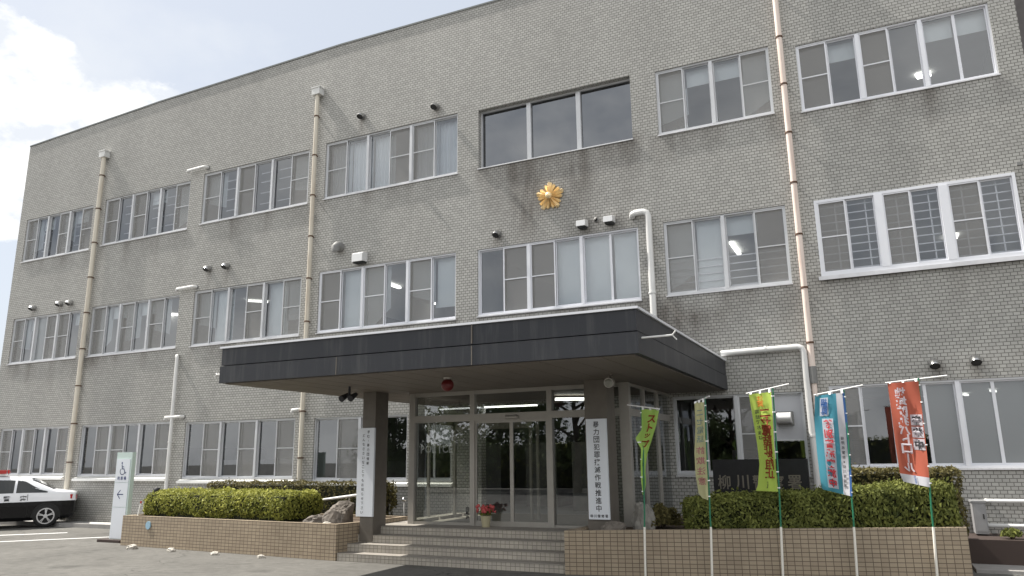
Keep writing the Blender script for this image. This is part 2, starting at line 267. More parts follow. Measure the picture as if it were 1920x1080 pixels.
# ------------------------------------------------------------------ mesh builder
class MB:
    def __init__(s): s.v = []; s.f = []; s.sm = []; s.mi = []; s.cur = 0
    def face(s, pts, smooth=False):
        i = len(s.v); s.v += [tuple(p) for p in pts]; s.f.append(tuple(range(i, i+len(pts)))); s.sm.append(smooth); s.mi.append(s.cur); return s
    def mesh(s, verts, faces, smooth=False):
        i = len(s.v); s.v += [tuple(p) for p in verts]
        for f in faces: s.f.append(tuple(i+k for k in f)); s.sm.append(smooth); s.mi.append(s.cur)
        return s
    def box(s, x0, x1, y0, y1, z0, z1):
        x0, x1 = min(x0, x1), max(x0, x1); y0, y1 = min(y0, y1), max(y0, y1); z0, z1 = min(z0, z1), max(z0, z1)
        v = [(x0, y0, z0), (x1, y0, z0), (x1, y1, z0), (x0, y1, z0), (x0, y0, z1), (x1, y0, z1), (x1, y1, z1), (x0, y1, z1)]
        return s.mesh(v, [(0, 3, 2, 1), (4, 5, 6, 7), (0, 1, 5, 4), (1, 2, 6, 5), (2, 3, 7, 6), (3, 0, 4, 7)])
    def bar(s, a, b, w, h, up=(0, 0, 1)):
        a, b = Vector(a), Vector(b); d = (b-a).normalized(); u = Vector(up); r = d.cross(u)
        if r.length < 1e-4: r = d.cross(Vector((0, 1, 0)))
        r.normalize(); u = r.cross(d)
        v = [p + r*sx*w/2 + u*sy*h/2 for p in (a, b) for sx, sy in ((-1, -1), (1, -1), (1, 1), (-1, 1))]
        return s.mesh(v, [(0, 1, 2, 3), (7, 6, 5, 4), (0, 4, 5, 1), (1, 5, 6, 2), (2, 6, 7, 3), (3, 7, 4, 0)])
    def prism(s, poly, z0, z1):
        n = len(poly); zt = z1 if isinstance(z1, (list, tuple)) else [z1]*n
        b = [(p[0], p[1], z0) for p in poly]; t = [(p[0], p[1], zt[i]) for i, p in enumerate(poly)]
        for i in range(n):
            j = (i+1) % n; s.face((b[i], b[j], t[j], t[i]))
        s.face(t); s.face(b[::-1]); return s
    def tube(s, pts, r, n=10, cap=True):
        pts = [Vector(p) for p in pts]; rs = r if isinstance(r, (list, tuple)) else [r]*len(pts)
        rings = []; prev = None
        for i, p in enumerate(pts):
            d = (pts[min(i+1, len(pts)-1)]-pts[max(i-1, 0)]).normalized()
            if prev is None: x = d.orthogonal().normalized()
            else:
                x = prev - d*prev.dot(d); x = x.normalized() if x.length > 1e-5 else d.orthogonal().normalized()
            prev = x; y = d.cross(x)
            rings.append([p + (x*math.cos(2*math.pi*k/n)+y*math.sin(2*math.pi*k/n))*rs[i] for k in range(n)])
        v = [q for rg in rings for q in rg]
        f = [(i*n+k, i*n+(k+1) % n, (i+1)*n+(k+1) % n, (i+1)*n+k) for i in range(len(pts)-1) for k in range(n)]
        s.mesh(v, f, True)
        if cap: s.face(rings[0][::-1]); s.face(rings[-1])
        return s
    def sphere(s, c, r, n=14, m=8, zmin=-1.0, sc=(1, 1, 1)):
        rows = []
        for j in range(m+1):
            t = math.asin(max(-1, zmin)) + (math.pi/2-math.asin(max(-1, zmin)))*j/m
            rows.append([(c[0]+r*sc[0]*math.cos(t)*math.cos(2*math.pi*k/n), c[1]+r*sc[1]*math.cos(t)*math.sin(2*math.pi*k/n), c[2]+r*sc[2]*math.sin(t)) for k in range(n)])
        return s.mesh([q for rw in rows for q in rw], [(j*n+k, j*n+(k+1) % n, (j+1)*n+(k+1) % n, (j+1)*n+k) for j in range(m) for k in range(n)], True)
    def build(s, name, m, parent=None, label=None, cat=None, group=None, kind=None):
        me = bpy.data.meshes.new(name); me.from_pydata(s.v, [], s.f); me.validate(clean_customdata=False)
        for x in (m if isinstance(m, (list, tuple)) else [m]): me.materials.append(MT[x] if isinstance(x, str) else x)
        if len(me.polygons) == len(s.f):
            me.polygons.foreach_set('use_smooth', s.sm); me.polygons.foreach_set('material_index', s.mi)
        uvl = me.uv_layers.new(name='UVMap'); n = len(me.loops)
        co = np.array([v.co[:] for v in me.vertices]); li = np.empty(n, int); me.loops.foreach_get('vertex_index', li)
        uv = np.zeros((n, 2))
        me.update()
        for p in me.polygons:
            nn = p.normal; sl_ = slice(p.loop_start, p.loop_start+p.loop_total); pc = co[li[sl_]]
            if abs(nn.z) > 0.7: uv[sl_] = pc[:, :2]
            else:
                t = np.array([-nn.y, nn.x]); t = t/(np.linalg.norm(t)+1e-9)
                if abs(t[0]) > abs(t[1]): t = t*np.sign(t[0])
                uv[sl_, 0] = pc[:, :2]@t; uv[sl_, 1] = pc[:, 2]
        uvl.data.foreach_set('uv', uv.ravel())
        o = bpy.data.objects.new(name, me); COL.objects.link(o)
        if parent: o.parent = parent; o.matrix_parent_inverse = parent.matrix_world.inverted() if parent.type == 'EMPTY' else Matrix.Translation(-(Vector(parent.location)))
        tag(o, label, cat, group, kind); return o
def tag(o, label=None, cat=None, group=None, kind=None):
    if label: o['label'] = label
    if cat: o['category'] = cat
    if group: o['group'] = group
    if kind: o['kind'] = kind
def thing(name, label, cat, loc, group=None):
    o = bpy.data.objects.new(name, None); COL.objects.link(o); o.location = loc; o.empty_display_size = 0.2
    o.matrix_world = Matrix.Translation(Vector(loc)); tag(o, label, cat, group); return o

# ------------------------------------------------------------------ lettering
_gc = {}
def glyph(ch, bold=0.0):
    k = (ch, bold)
    if k not in _gc:
        cu = bpy.data.curves.new('glyph', 'FONT'); cu.body = ch; cu.size = 1; cu.resolution_u = 2; cu.offset = bold
        ob = bpy.data.objects.new('glyph', cu); COL.objects.link(ob)
        me = bpy.data.meshes.new_from_object(ob.evaluated_get(bpy.context.evaluated_depsgraph_get()))
        v = np.array([q.co[:2] for q in me.vertices]) if len(me.vertices) else np.zeros((0, 2)); f = [tuple(p.vertices) for p in me.polygons]
        bpy.data.objects.remove(ob); bpy.data.curves.remove(cu); bpy.data.meshes.remove(me)
        if len(v):
            lo, hi = v.min(0), v.max(0); v = v-(lo+hi)/2; v = v/max((hi-lo).max(), 0.45)
        _gc[k] = (v, f)
    return _gc[k]
def put_text(mb, text, fn, cells, size, bold=0.0, sx=1.0):
    """fn maps flat (u,v) to 3D; cells are the centres of the glyphs."""
    for ch, (cu, cv) in zip(text, cells):
        if ch == ' ': continue
        v, f = glyph(ch, bold)
        k = size*(0.62 if ch in 'っゃゅょッャュョー・！' else 1.0)
        mb.mesh([fn(cu+a*k*sx, cv+b*k) for a, b in v], f)

# ================================================================== SETTING
YF = 15.96                                       # the street face of the police station
mb = MB(); mb.face([(-300, -300, 0), (300, -300, 0), (300, 300, 0), (-300, 300, 0)])
mb.build('ground', 'asphalt', kind='structure')
def strip(a, b, w, name, z=0.004, m='paint'):
    a, b = Vector(a), Vector(b); d = (b-a).normalized(); n = Vector((-d.y, d.x, 0))*w/2
    q = MB(); q.face([(*(a-n).xy, z), (*(b-n).xy, z), (*(b+n).xy, z), (*(a+n).xy, z)]); return q.build(name, m, kind='structure')
d1 = (atz(207, 1007, 0)-atz(0, 1016, 0)).normalized(); p1 = atz(207, 1007, 0)
strip(p1, p1-d1*7, 0.13, 'parking_line')
p2 = atz(126, 999, 0); d2 = (p2-atz(0, 1004, 0)).normalized(); strip(p2, p2-d2*6, 0.16, 'parking_line')
# gravel bed with its kerb, at the foot of the left half of the wall
mb = MB(); mb.prism([(-25.0, 15.0), (-15.6, 15.0), (-15.6, YF), (-25.0, YF)], 0.0, 0.06); mb.build('gravel_bed', 'grav', kind='structure')
mb = MB(); mb.box(-25.0, -15.6, 14.88, 15.0, 0, 0.11); mb.build('kerb', 'conc', kind='structure')
# pavement strip right of the planter
mb = MB(); mb.prism([(1.15, 13.9), (5.0, 13.9), (5.0, 14.6), (1.15, 14.6)], 0.0, 0.05); mb.build('pavement', 'conc', kind='structure')

# ================================================================== POLICE STATION
PS = thing('police_station', 'three storey police station clad in grey brick tiles, with a dark entrance canopy', 'building', (-8, YF, 0))
XL, XR, ZR = -27.6, 3.31, 13.63
# windows measured from the corners of each opening: TL, TR, BR, BL
WIN = {
 '3a': ((50,413),(176,384),(166,466),(41,494), 'SG|GS|GS'), '3b': ((198,376),(357,337),(351,429),(190,461), 'SG|SG|GS'), '3c': ((383,326),(580,281),(577,382),(376,420), 'SG|SG|GS'),
 '3d': ((613,268),(858,213),(858,325),(606,374), 'SC|CS|SC'), '3e': ((897,203),(1181,146),(1186,262),(897,315), 'D|D|D'), '3f': ((1227,131),(1440,90),(1452,215),(1235,251), 'SG|GS'),
 '3g': ((1490,79),(1851,12),(1876,143),(1503,206), 'SG|SG|GG'),
 '2a': ((24,600),(152,580),(141,669),(16,685), 'SG|FS|SG'), '2b': ((172,577),(336,551),(330,651),(163,670), 'SG|SG|SG'), '2c': ((365,547),(565,517),(561,629),(356,650), 'SB|GS|BS'),
 '2d': ((597.5,511),(854,472),(855,598),(594,625), 'SB|SG|SB'), '2e': ((895,468),(1198,425),(1201,564),(896,592), 'GS|SB|BB'), '2f': ((1244,415.5),(1472,385),(1485,530),(1250,556), 'SB|GS'),
 '2g': ((1523,377),(1908,325),(1921,478),(1543,521), 'SG|SG|SG'),
 '1a': ((0,803.6),(126,800),(121,892),(-8,892), 'SG|SG|GS'), '1b': ((150,796.5),(317,791.5),(313,895),(146,893), 'GS|SG|GS'), '1c': ((347,792),(553,783),(549,899),(340,897), 'GS|GS|GS'),
 '1d': ((588,784),(763,776),(763,903),(586,902), 'GS|GG'), '1e': ((776,779),(846,777),(846,902),(776,904), 'GG'), '1f': ((1265,745),(1512,732),(1512,885),(1265,897), 'GG|SP'), '1g': ((1562,728),(1950,698),(1932,868),(1562,888), 'SG|GF|FF'),
}
RC = {}
for k, (a, b, c, d, lay) in WIN.items():
    A, B, C_, D_ = (at(p[0], p[1], YF) for p in (a, b, c, d))
    RC[k] = ((A.x+D_.x)/2, (B.x+C_.x)/2, (C_.z+D_.z)/2, (A.z+B.z)/2)
DOORHOLE = (-8.42, -5.25, 0.56, 3.0)
holes = [(x0, x1, z0, z1) for (x0, x1, z0, z1) in RC.values()] + [DOORHOLE]
holes = [(x0, min(x1, XR-0.12), z0, z1) for x0, x1, z0, z1 in holes]
for k in RC: RC[k] = (RC[k][0], min(RC[k][1], XR-0.12), RC[k][2], RC[k][3])
roofpts = [at(57, 276, YF), at(300, 192, YF), at(640, 85, YF), at(940, 0, YF)]
def roof_z(x):
    xs = [p.x for p in roofpts]; zs = [p.z for p in roofpts]
    return float(np.interp(x, xs, zs))
XL = roofpts[0].x
# ---- wall stains: streaks that run down from sills, mullions and vents
streaks = []
for k, (x0, x1, z0, z1) in RC.items():
    if k[0] == '1': continue
    nU = WIN[k][4].count('|')+1
    for i in range(nU+1):
        xm = x0+(x1-x0)*i/nU; streaks.append((xm+random.uniform(-.05, .05), z0, random.uniform(0.10, 0.2), random.uniform(0.5, 1.3), random.uniform(0.35, 0.8) if i not in (0, nU) else random.uniform(.2, .45)))
    for i in range(6): streaks.append((random.uniform(x0, x1), z0, random.uniform(.15, .45), random.uniform(.3, .8), random.uniform(.12, .4)))
e0, e1, ez0, _ = RC['3e']
for f_, s_ in ((0.36, .9), (.62, .7), (0.33, 1.0), (0.67, 0.8), (0.1, .5), (0.95, .45), (.5, .4), (.25, .6), (.8, .45)): streaks.append((e0+(e1-e0)*f_, ez0, 0.32, 2.3, s_))
vent_px = [(678,217),(816,199),(390,503),(424,498),(62,577),(112,569),(131,567),(932,438),(1752,681),(1829,674)]
for p in vent_px:
    q = at(p[0], p[1], YF); streaks.append((q.x+.03, q.z-.05, .10, .75, .9))
for p in ((1090,417),(1140,409),(669,481)):
    q = at(p[0], p[1], YF); streaks.append((q.x+.15, q.z, .25, 1.0, .6))
streaks.append((at(1300, 600, YF).x, at(1300, 590, YF).z, 0.7, 1.0, 0.8)); streaks.append((at(1215, 600, YF).x, at(1210, 560, YF).z, 0.25, .9, 0.7))
streaks.append((at(1255, 600, YF).x, at(1255, 570, YF).z, 0.5, 1.0, 0.7)); streaks.append((at(1480, 620, YF).x, at(1480, 540, YF).z, 0.15, 1.4, 0.4))
SA = np.array(streaks)
def stain_at(x, z):
    dx = (x-SA[:, 0])/SA[:, 2]; t = (SA[:, 1]-z)/SA[:, 3]
    val = np.exp(-dx*dx)*np.where((t > -0.02) & (t < 1), (1-np.clip(t, 0, 1))**0.8, 0)*SA[:, 4]
    top = 0.12*max(0.0, 1-(roof_z(x)-z)/0.9)
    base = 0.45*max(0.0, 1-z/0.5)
    return float(min(1.0, val.sum()+top+base))
def axis(edges, step):
    e = sorted(set(round(q, 4) for q in edges)); out = [e[0]]
    for b in e[1:]:
        if b-out[-1] < 1e-4: continue
        n = max(1, int(math.ceil((b-out[-1])/step))); a = out[-1]
        out += [a+(b-a)*i/n for i in range(1, n+1)]
    return out
xs = axis([XL, XR]+[h for q in holes for h in q[:2]], 0.16); zs = axis([0.0, 13.0]+[h for q in holes for h in q[2:]], 0.25)
vid = {}; V = []; F = []; ST = []
def vv(i, j):
    if (i, j) not in vid:
        x = xs[i]; z = zs[j] if j < len(zs) else roof_z(x)
        vid[(i, j)] = len(V); V.append((x, YF, z)); ST.append(stain_at(x, z))
    return vid[(i, j)]
for i in range(len(xs)-1):
    for j in range(len(zs)):
        cx = (xs[i]+xs[i+1])/2; cz = (zs[j]+zs[j+1])/2 if j < len(zs)-1 else 13.2
        if any(a < cx < b and c < cz < d for a, b, c, d in holes): continue
        F.append((vv(i, j), vv(i+1, j), vv(i+1, j+1), vv(i, j+1)))
mb = MB(); mb.mesh(V, F)
TH = 0.24
for a, b, c, d in holes:                          # tiled reveals
    y0, y1 = YF, YF+TH
    mb.face([(a, y0, c), (a, y0, d), (a, y1, d), (a, y1, c)]); mb.face([(b, y0, c), (b, y1, c), (b, y1, d), (b, y0, d)])
    mb.face([(a, y0, d), (b, y0, d), (b, y1, d), (a, y1, d)]); mb.face([(a, y0, c), (a, y1, c), (b, y1, c), (b, y0, c)])
DEP = 11.0
mb.face([(XL, YF, 0), (XL, YF, roof_z(XL)), (XL, YF+DEP, roof_z(XL)), (XL, YF+DEP, 0)])
mb.face([(XR, YF, 0), (XR, YF+DEP, 0), (XR, YF+DEP, roof_z(XR)), (XR, YF, roof_z(XR))])
wall = mb.build('wall', 'brick', PS)
at_ = wall.data.attributes.new('stain', 'FLOAT', 'POINT')
vals = np.zeros(len(wall.data.vertices), np.float32); vals[:len(ST)] = ST; at_.data.foreach_set('value', vals)
# roof slab, edge cap
mb = MB(); mb.box(XL+.05, XR-.05, YF+.3, YF+DEP, 13.0, 13.15); mb.build('roof', 'conc', PS)
mb = MB()
for a, b in zip(roofpts[:-1]+[roofpts[-1]], roofpts[1:]+[Vector((XR, YF, roofpts[-1].z))]):
    mb.bar((a.x, YF+.10, a.z+.025), (b.x, YF+.10, b.z+.025), 0.24, 0.05)
mb.build('roof_edge_cap', 'cap', PS)
# ---- interiors: one open floor per storey
FL = {'1': (0.56, 3.32), '2': (4.05, 7.12), '3': (7.75, 10.85)}
for k, (zf, zc) in FL.items():
    mb = MB(); y0, y1 = YF+TH+.003, YF+8.0; x0, x1 = XL+.3, XR-.05
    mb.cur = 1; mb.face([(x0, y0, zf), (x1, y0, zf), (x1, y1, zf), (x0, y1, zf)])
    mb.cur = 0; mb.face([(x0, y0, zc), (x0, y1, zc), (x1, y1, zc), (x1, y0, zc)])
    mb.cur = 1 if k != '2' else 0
    if k == '1':                                  # far windows of the ground floor
        gaps = [(-16.42, -15.75), (-15.68, -15.3), (-14.35, -13.72), (-10.55, -10.35), (-10.30, -10.08)]; e = x0
        for a, b in gaps: 
            mb.face([(e, y1, zf), (a, y1, zf), (a, y1, zc), (e, y1, zc)]); mb.face([(a, y1, zf), (b, y1, zf), (b, y1, 1.55), (a, y1, 1.55)]); mb.face([(a, y1, 2.1), (b, y1, 2.1), (b, y1, zc), (a, y1, zc)]); e = b
        mb.face([(e, y1, zf), (x1, y1, zf), (x1, y1, zc), (e, y1, zc)])
    else: mb.face([(x0, y1, zf), (x1, y1, zf), (x1, y1, zc), (x0, y1, zc)])
    for xw in (x0, -22.9, -13.75, -8.8 if k != '1' else -22.95, -4.1 if k != '1' else -3.9, -0.97, x1):
        mb.face([(xw, y0, zf), (xw, y1, zf), (xw, y1, zc), (xw, y0, zc)])
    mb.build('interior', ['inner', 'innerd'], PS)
    rr = random.Random(int(k))
    x = x0+1
    while x < x1-1.5:
        w = rr.uniform(.6, 1.5)
        MB().box(x, x+w, YF+rr.uniform(1.0, 3.5), YF+rr.uniform(3.8, 5.0), zf, zf+rr.uniform(.9, 1.75)).build('office_cabinet', 'furn', PS); x += w+rr.uniform(.3, 1.6)
def tube_light(px, L, z, ang=0.0, w=0.10):
    p = atz(px[0], px[1], z-.05)
    m_ = MB(); d = Vector((math.cos(ang), math.sin(ang), 0))*L/2
    m_.bar(p-d, p+d, w, 0.05); return m_
TL_ = [((724,531),1.5,7.12,1.57),((695,588),1.3,7.12,1.57),((826,571),.5,7.12,1.2),((137,614),1.3,7.12,0.6),((283,588),1.8,7.12,.8),((482,565),.7,7.12,.8),
      ((1379,466),1.2,7.12,1.57),((1777,447),.45,7.12,1.57),((1792,443),.45,7.12,1.57),((1722,143),.22,10.85,1.3),((1731,141),.22,10.85,1.3),((1740,139),.22,10.85,1.3),((1810,740),.4,3.32,1.3),((1862,733),.4,3.32,1.3),((440,800),1.4,3.32,.9),((740,790),.8,3.32,.6)]
for px, L_, z_, a_ in TL_: tube_light(px, L_, z_, a_).build('ceiling_light', 'tube', PS)

# ---- one window of the facade
def make_window(k):
    x0, x1, z0, z1 = RC[k]; lay = WIN[k][4]; units = lay.split('|'); nU = len(units)
    proud = k == '2g'
    dark = k == '3e'
    ya = YF-0.05 if proud else (YF+0.15 if dark else YF+0.035)
    yb = ya+0.10
    fm = 'alu' if dark else ('aluw' if k in ('2g', '2e', '2d', '1g', '3g') else 'alu')
    fr = MB(); b = 0.035 if not proud else 0.055; mw = 0.075 if not proud else 0.15
    if dark: mw = 0.11
    g_, pan = MB(), MB(); net, cur, bl, fro = [], [], [], []
    fr.box(x0, x1, ya, yb, z1-b, z1); fr.box(x0, x1, ya-.012, yb, z0, z0+b+.012); fr.box(x0, x0+b, ya, yb, z0+b+.012, z1-b); fr.box(x1-b, x1, ya, yb, z0+b+.012, z1-b)
    X0, X1, Z0, Z1 = x0+b, x1-b, z0+b+.012, z1-b
    uw = (X1-X0)/nU
    for i, u in enumerate(units):
        a = X0+uw*i+(mw/2 if i else 0); e = X0+uw*(i+1)-(mw/2 if i < nU-1 else 0)
        if i: fr.box(a-mw, a, ya-.02, yb+.01, Z0, Z1)
        pw = (e-a)/len(u)
        for j, t in enumerate(u):
            pa, pe = a+pw*j, a+pw*(j+1); s = 0.028
            yy = ya+(0.012 if t == 'S' else 0.058); yz = yy+0.028
            if t != 'D':
                fr.box(pa, pa+s, yy, yz, Z0, Z1); fr.box(pe-s, pe, yy, yz, Z0, Z1)
                fr.box(pa+s, pe-s, yy, yz, Z0, Z0+s+(0.015 if t != 'S' else 0)); fr.box(pa+s, pe-s, yy, yz, Z1-s, Z1)
            gp = [(pa+s, yy+.016, Z0+s), (pe-s, yy+.016, Z0+s), (pe-s, yy+.016, Z1-s), (pa+s, yy+.016, Z1-s)]
            if t == 'D': gp = [(pa, ya+.05, Z0), (pe, ya+.05, Z0), (pe, ya+.05, Z1), (pa, ya+.05, Z1)]
            if t == 'S':
                zm = Z0+(Z1-Z0)*0.5; fr.box(pa+s, pe-s, yy+.004, yz-.004, zm-.012, zm+.012)
                net.append(MB().face(gp))
                g_.face([(p[0], ya+.09, p[2]) for p in gp])
            elif t == 'F': fro.append(MB().face(gp))
            elif t == 'P': pan.box(pa+s, pe-s, yy+.01, yy+.02, Z0+(Z1-Z0)*.42, Z1-s); g_.face([(q[0], q[1], q[2]) for q in gp[:2]]+[(pe-s, yy+.016, Z0+(Z1-Z0)*.42), (pa+s, yy+.016, Z0+(Z1-Z0)*.42)]); fr.box(pa+s, pe-s, yy+.002, yz, Z0+(Z1-Z0)*.42-.03, Z0+(Z1-Z0)*.42)
            else: g_.face(gp)
            rr = random.Random(hash((ord(k[0]), ord(k[1]), i, j)))
            if t == 'C' or (t == 'S' and k == '3d' and not (i == 1 and j == 1)):
                n = 36; yb_ = ya+0.30; ph = rr.uniform(0, 6); cc = MB(); cur.append(cc)
                for q in range(n):
                    f0, f1 = q/n, (q+1)/n
                    w0, w1 = (0.03*math.sin(ph+f*34+3*math.sin(f*5)) for f in (f0, f1))
                    xa, xb = pa+pw*f0, pa+pw*f1
                    cc.face([(xa, yb_+w0, Z0-.05), (xb, yb_+w1, Z0-.05), (xb, yb_+w1*.7, Z1), (xa, yb_+w0*.7, Z1)], True)
            if t == 'B':
                bl.append(MB().face([(pa-.03, ya+.26, Z0+(0.35 if (k, i) == ('2d', 2) else -.05)), (pe+.03, ya+.26, Z0+(0.35 if (k, i) == ('2d', 2) else -.05)), (pe+.03, ya+.26, Z1), (pa-.03, ya+.26, Z1)]))
            if t == 'S' and k[0] in '23' and rr.random() < .6 and not dark and k not in ('3d', '2g', '3g'):
                bl.append(MB().face([(pa-.03, ya+.26, Z0+(Z1-Z0)*rr.uniform(-.1, .5)), (pe+.03, ya+.26, Z0+(Z1-Z0)*.3), (pe+.03, ya+.26, Z1), (pa-.03, ya+.26, Z1)]))
            if t == 'G' and ((k in ('3f', '3g', '2f') and rr.random() < .7) or (k in ('2a', '2b', '2c', '3a', '3b', '3c') and rr.random() < .45)):
                bl.append(MB().face([(pa-.03, ya+.26, Z1-.4), (pe+.03, ya+.26, Z1-.4), (pe+.03, ya+.26, Z1), (pa-.03, ya+.26, Z1)]))
    w = fr.build('window', fm, PS)
    if g_.f: g_.build('pane', 'dglass' if dark else 'glass', w)
    for q in net: q.build('insect_screen', 'net', w)
    for q in cur: q.build('curtain', 'curt', w)
    for q in bl: q.build('blind', 'blind', w)
    for q in fro: q.build('frosted_pane', 'frost', w)
    if pan.f: pan.build('panel', 'plate', w)
    sl = MB()
    if k[0] == '1' and k not in ('1f', '1g'):
        c = (0.0, 0.0)
        sl.face([(x0-.06, YF-.10, z0-.055), (x1+.06, YF-.10, z0-.055), (x1+.06, YF+.036, z0-.012), (x0-.06, YF+.036, z0-.012)]); sl.box(x0-.06, x1+.06, YF-.10, YF-.002, z0-.12, z0-.056)
    else: sl.box(x0-.015, x1+.015, YF-.035, YF+.03, z0-.028, z0-.003)
    if proud: sl.box(x0-.05, x1+.05, YF-.09, YF-.053, z0-.08, z0-.003)
    sl.build('sill', 'white' if k in ('1a', '1b', '1c', '1d', '1e') else 'sillm', w)
    if k in ('2f', '2g', '3a', '3b', '3c'):       # inner bars
        bm_ = MB(); yy = ya+.20
        nb = {'2f': 5, '2g': 9}.get(k, 0)
        for i in range(nb):
            z = Z0+.08+(Z1-Z0)*(0.5 if k == '2f' else 1.0)*i/nb; bm_.box(X0, X1, yy, yy+.02, z, z+.022)
        if k == '2g':
            for i in range(6): xx = X0+(X1-X0)*(i+.55)/6; bm_.box(xx, xx+.025, yy+.021, yy+.04, Z0, Z1)
        if k[0] == '3':
            for i in range(3):
                a, e = X0+(X1-X0)*(2*i+1+.1-(1 if i == 2 else 0))/6, X0+(X1-X0)*(2*i+1.9-(1 if i == 2 else 0))/6
                for z in (.2, .42, .64, .82): bm_.box(a, e, yy, yy+.02, Z0+(Z1-Z0)*z, Z0+(Z1-Z0)*z+.025)
        if bm_.f: bm_.build('inner_bars', 'aluw', w)
    return w
for k in WIN: make_window(k)
# lower wing that shows past the right corner
mb = MB(); mb.box(XR+.02, XR+7, YF+1.2, YF+8, 0, 12.2); mb.build('side_wing', 'wing', PS)

# ---- entrance canopy
CF, CX0, CX1 = 9.45, -10.02, -2.68
CT, CB = 3.69, 3.10
mb = MB(); mb.box(CX0, CX1, CF, YF-.003, CB+.30, CT-.002)
mb.box(CX0-.012, CX1+.012, CF-.012, YF-.003, CB, CB+.285)
canopy = mb.build('canopy', 'fascia', PS)
mb = MB(); mb.box(CX0-.03, CX1+.03, CF-.03, CF+.10, CT, CT+.032); mb.box(CX1-.10, CX1+.03, CF+.10, YF-.003, CT, CT+.035); mb.box(CX0-.03, CX0+.10, CF+.10, YF-.003, CT, CT+.032); mb.build('metal_edge', 'aluw', canopy)
mb = MB(); 
n = 16
for i in range(n):
    xa = CX0+.06+(CX1-CX0-.12)*i/n; xb = CX0+.06+(CX1-CX0-.12)*(i+1)/n-.012
    mb.box(xa, xb, CF+.06, YF-.006, CB-.016, CB-.002)
mb.build('soffit', 'soffit', canopy)
mb = MB()
for x, zz in ((-7.55, (CB, CB+.28)), (-5.13, (CB, CB+.28)), (-5.13, (CB+.31, CT))):
    MB().box(x-.008, x+.008, CF-.018, CF-.0135 if zz[0] == CB else CF-.002, *zz).build('panel_seam', 'pillar', canopy)
# pillars that carry the canopy
PY = 12.12
def pillar(pxl, pxr, y):
    a, b = at(pxl, 860, y), at(pxr, 860, y); m_ = MB(); m_.box(a.x, b.x, y, y+.42, 0.3, CB-.02); return m_.build('canopy_pillar', 'pillar', PS), a.x, b.x
pl, plx0, plx1 = pillar(678, 702, PY); prr, prx0, prx1 = pillar(1099, 1142, PY+.1)

# ---- entrance: glazed vestibule under the canopy
EY = 12.95; EZ = 0.56
ex = [at(p, 880, EY).x for p in (771, 885, 1032, 1164, 1178)]
EX0, EX1 = ex[0]-.06, ex[4]+.06
ztr = (2.50, 2.63)
fr = MB(); ET = CB-.018
for x, w_ in ((ex[0], .13), (ex[1], .10), (ex[2], .10)): fr.box(x-w_/2, x+w_/2, EY, EY+.12, EZ, ET)
fr.box(ex[3]+.02, EX1, EY-.002, EY+.14, EZ, ET)
segs = [(ex[0]+.065, ex[1]-.05), (ex[1]+.05, ex[2]-.05), (ex[2]+.05, ex[3]+.02)]
for a, b in segs:
    fr.box(a, b, EY+.002, EY+.12, ztr[0], ztr[1]); fr.box(a, b, EY+.01, EY+.10, ET-.07, ET); fr.box(a, b, EY+.02, EY+.10, EZ, EZ+.05)
# right return wall
for y in (14.0, 15.0): fr.box(EX1-.08, EX1-.01, y, y+.07, EZ, ET)
for y0_, y1_ in ((EY+.14, 14.0), (14.07, 15.0), (15.07, YF-.004)):
    fr.box(EX1-.075, EX1-.02, y0_, y1_, ztr[0], ztr[1]); fr.box(EX1-.075, EX1-.02, y0_, y1_, EZ, EZ+.06); fr.box(EX1-.075, EX1-.02, y0_, y1_, ET-.05, ET)
    fr.box(EX0+.02, EX0+.075, y0_, y1_, ztr[0], ztr[1]); fr.box(EX0+.02, EX0+.075, y0_, y1_, EZ, EZ+.06)
ent = fr.build('entrance', 'entr', PS)
gl = MB()
for a, b in (segs[0], segs[2]): gl.face([(a, EY+.06, EZ+.05), (b, EY+.06, EZ+.05), (b, EY+.06, ztr[0]), (a, EY+.06, ztr[0])])
for a, b in segs: gl.face([(a, EY+.06, ztr[1]), (b, EY+.06, ztr[1]), (b, EY+.06, ET-.07), (a, EY+.06, ET-.07)])
gl.face([(EX1-.05, EY+.14, EZ+.06), (EX1-.05, YF-.01, EZ+.06), (EX1-.05, YF-.01, ET-.05), (EX1-.05, EY+.14, ET-.05)])
gl.face([(EX0+.05, EY+.14, EZ+.06), (EX0+.05, YF-.01, EZ+.06), (EX0+.05, YF-.01, ET-.05), (EX0+.05, EY+.14, ET-.05)])
gl.build('pane', 'eglass', ent)
a, b = segs[1]; mid = at(958, 880, EY).x
for x0_, x1_, yy in ((a, mid, EY+.03), (mid, b, EY+.03)):
    d = MB(); s = .035
    d.box(x0_, x0_+s, yy, yy+.035, EZ+.012, ztr[0]); d.box(x1_-s, x1_, yy, yy+.035, EZ+.012, ztr[0]); d.box(x0_+s, x1_-s, yy, yy+.035, EZ+.012, EZ+.09); d.box(x0_+s, x1_-s, yy, yy+.035, ztr[0]-.05, ztr[0])
    d.cur = 1; d.face([(x0_+s, yy+.017, EZ+.09), (x1_-s, yy+.017, EZ+.09), (x1_-s, yy+.017, ztr[0]-.05), (x0_+s, yy+.017, ztr[0]-.05)])
    d.build('sliding_door', ['entr', 'eglass'], ent)
d = MB(); x0_ = at(886, 800, EY+1.9).x; 
for xx in (at(846, 850, YF-.3).x, at(850, 850, 14.6).x, at(992, 850, 14.6).x, at(1005, 850, 14.6).x): d.box(xx, xx+.05, 14.6, 14.66, EZ, 2.7)
d.box(at(992, 850, 14.6).x, at(850, 850, 14.6).x, 14.6, 14.66, 2.4, 2.7); d.build('inner_door_frame', 'entr', ent)
d = MB(); c = at(959, 782, EY-.04); d.tube([(c.x-.13, EY-.03, c.z), (c.x+.13, EY-.03, c.z)], .035, 10); d.build('door_sensor', 'entr', ent)
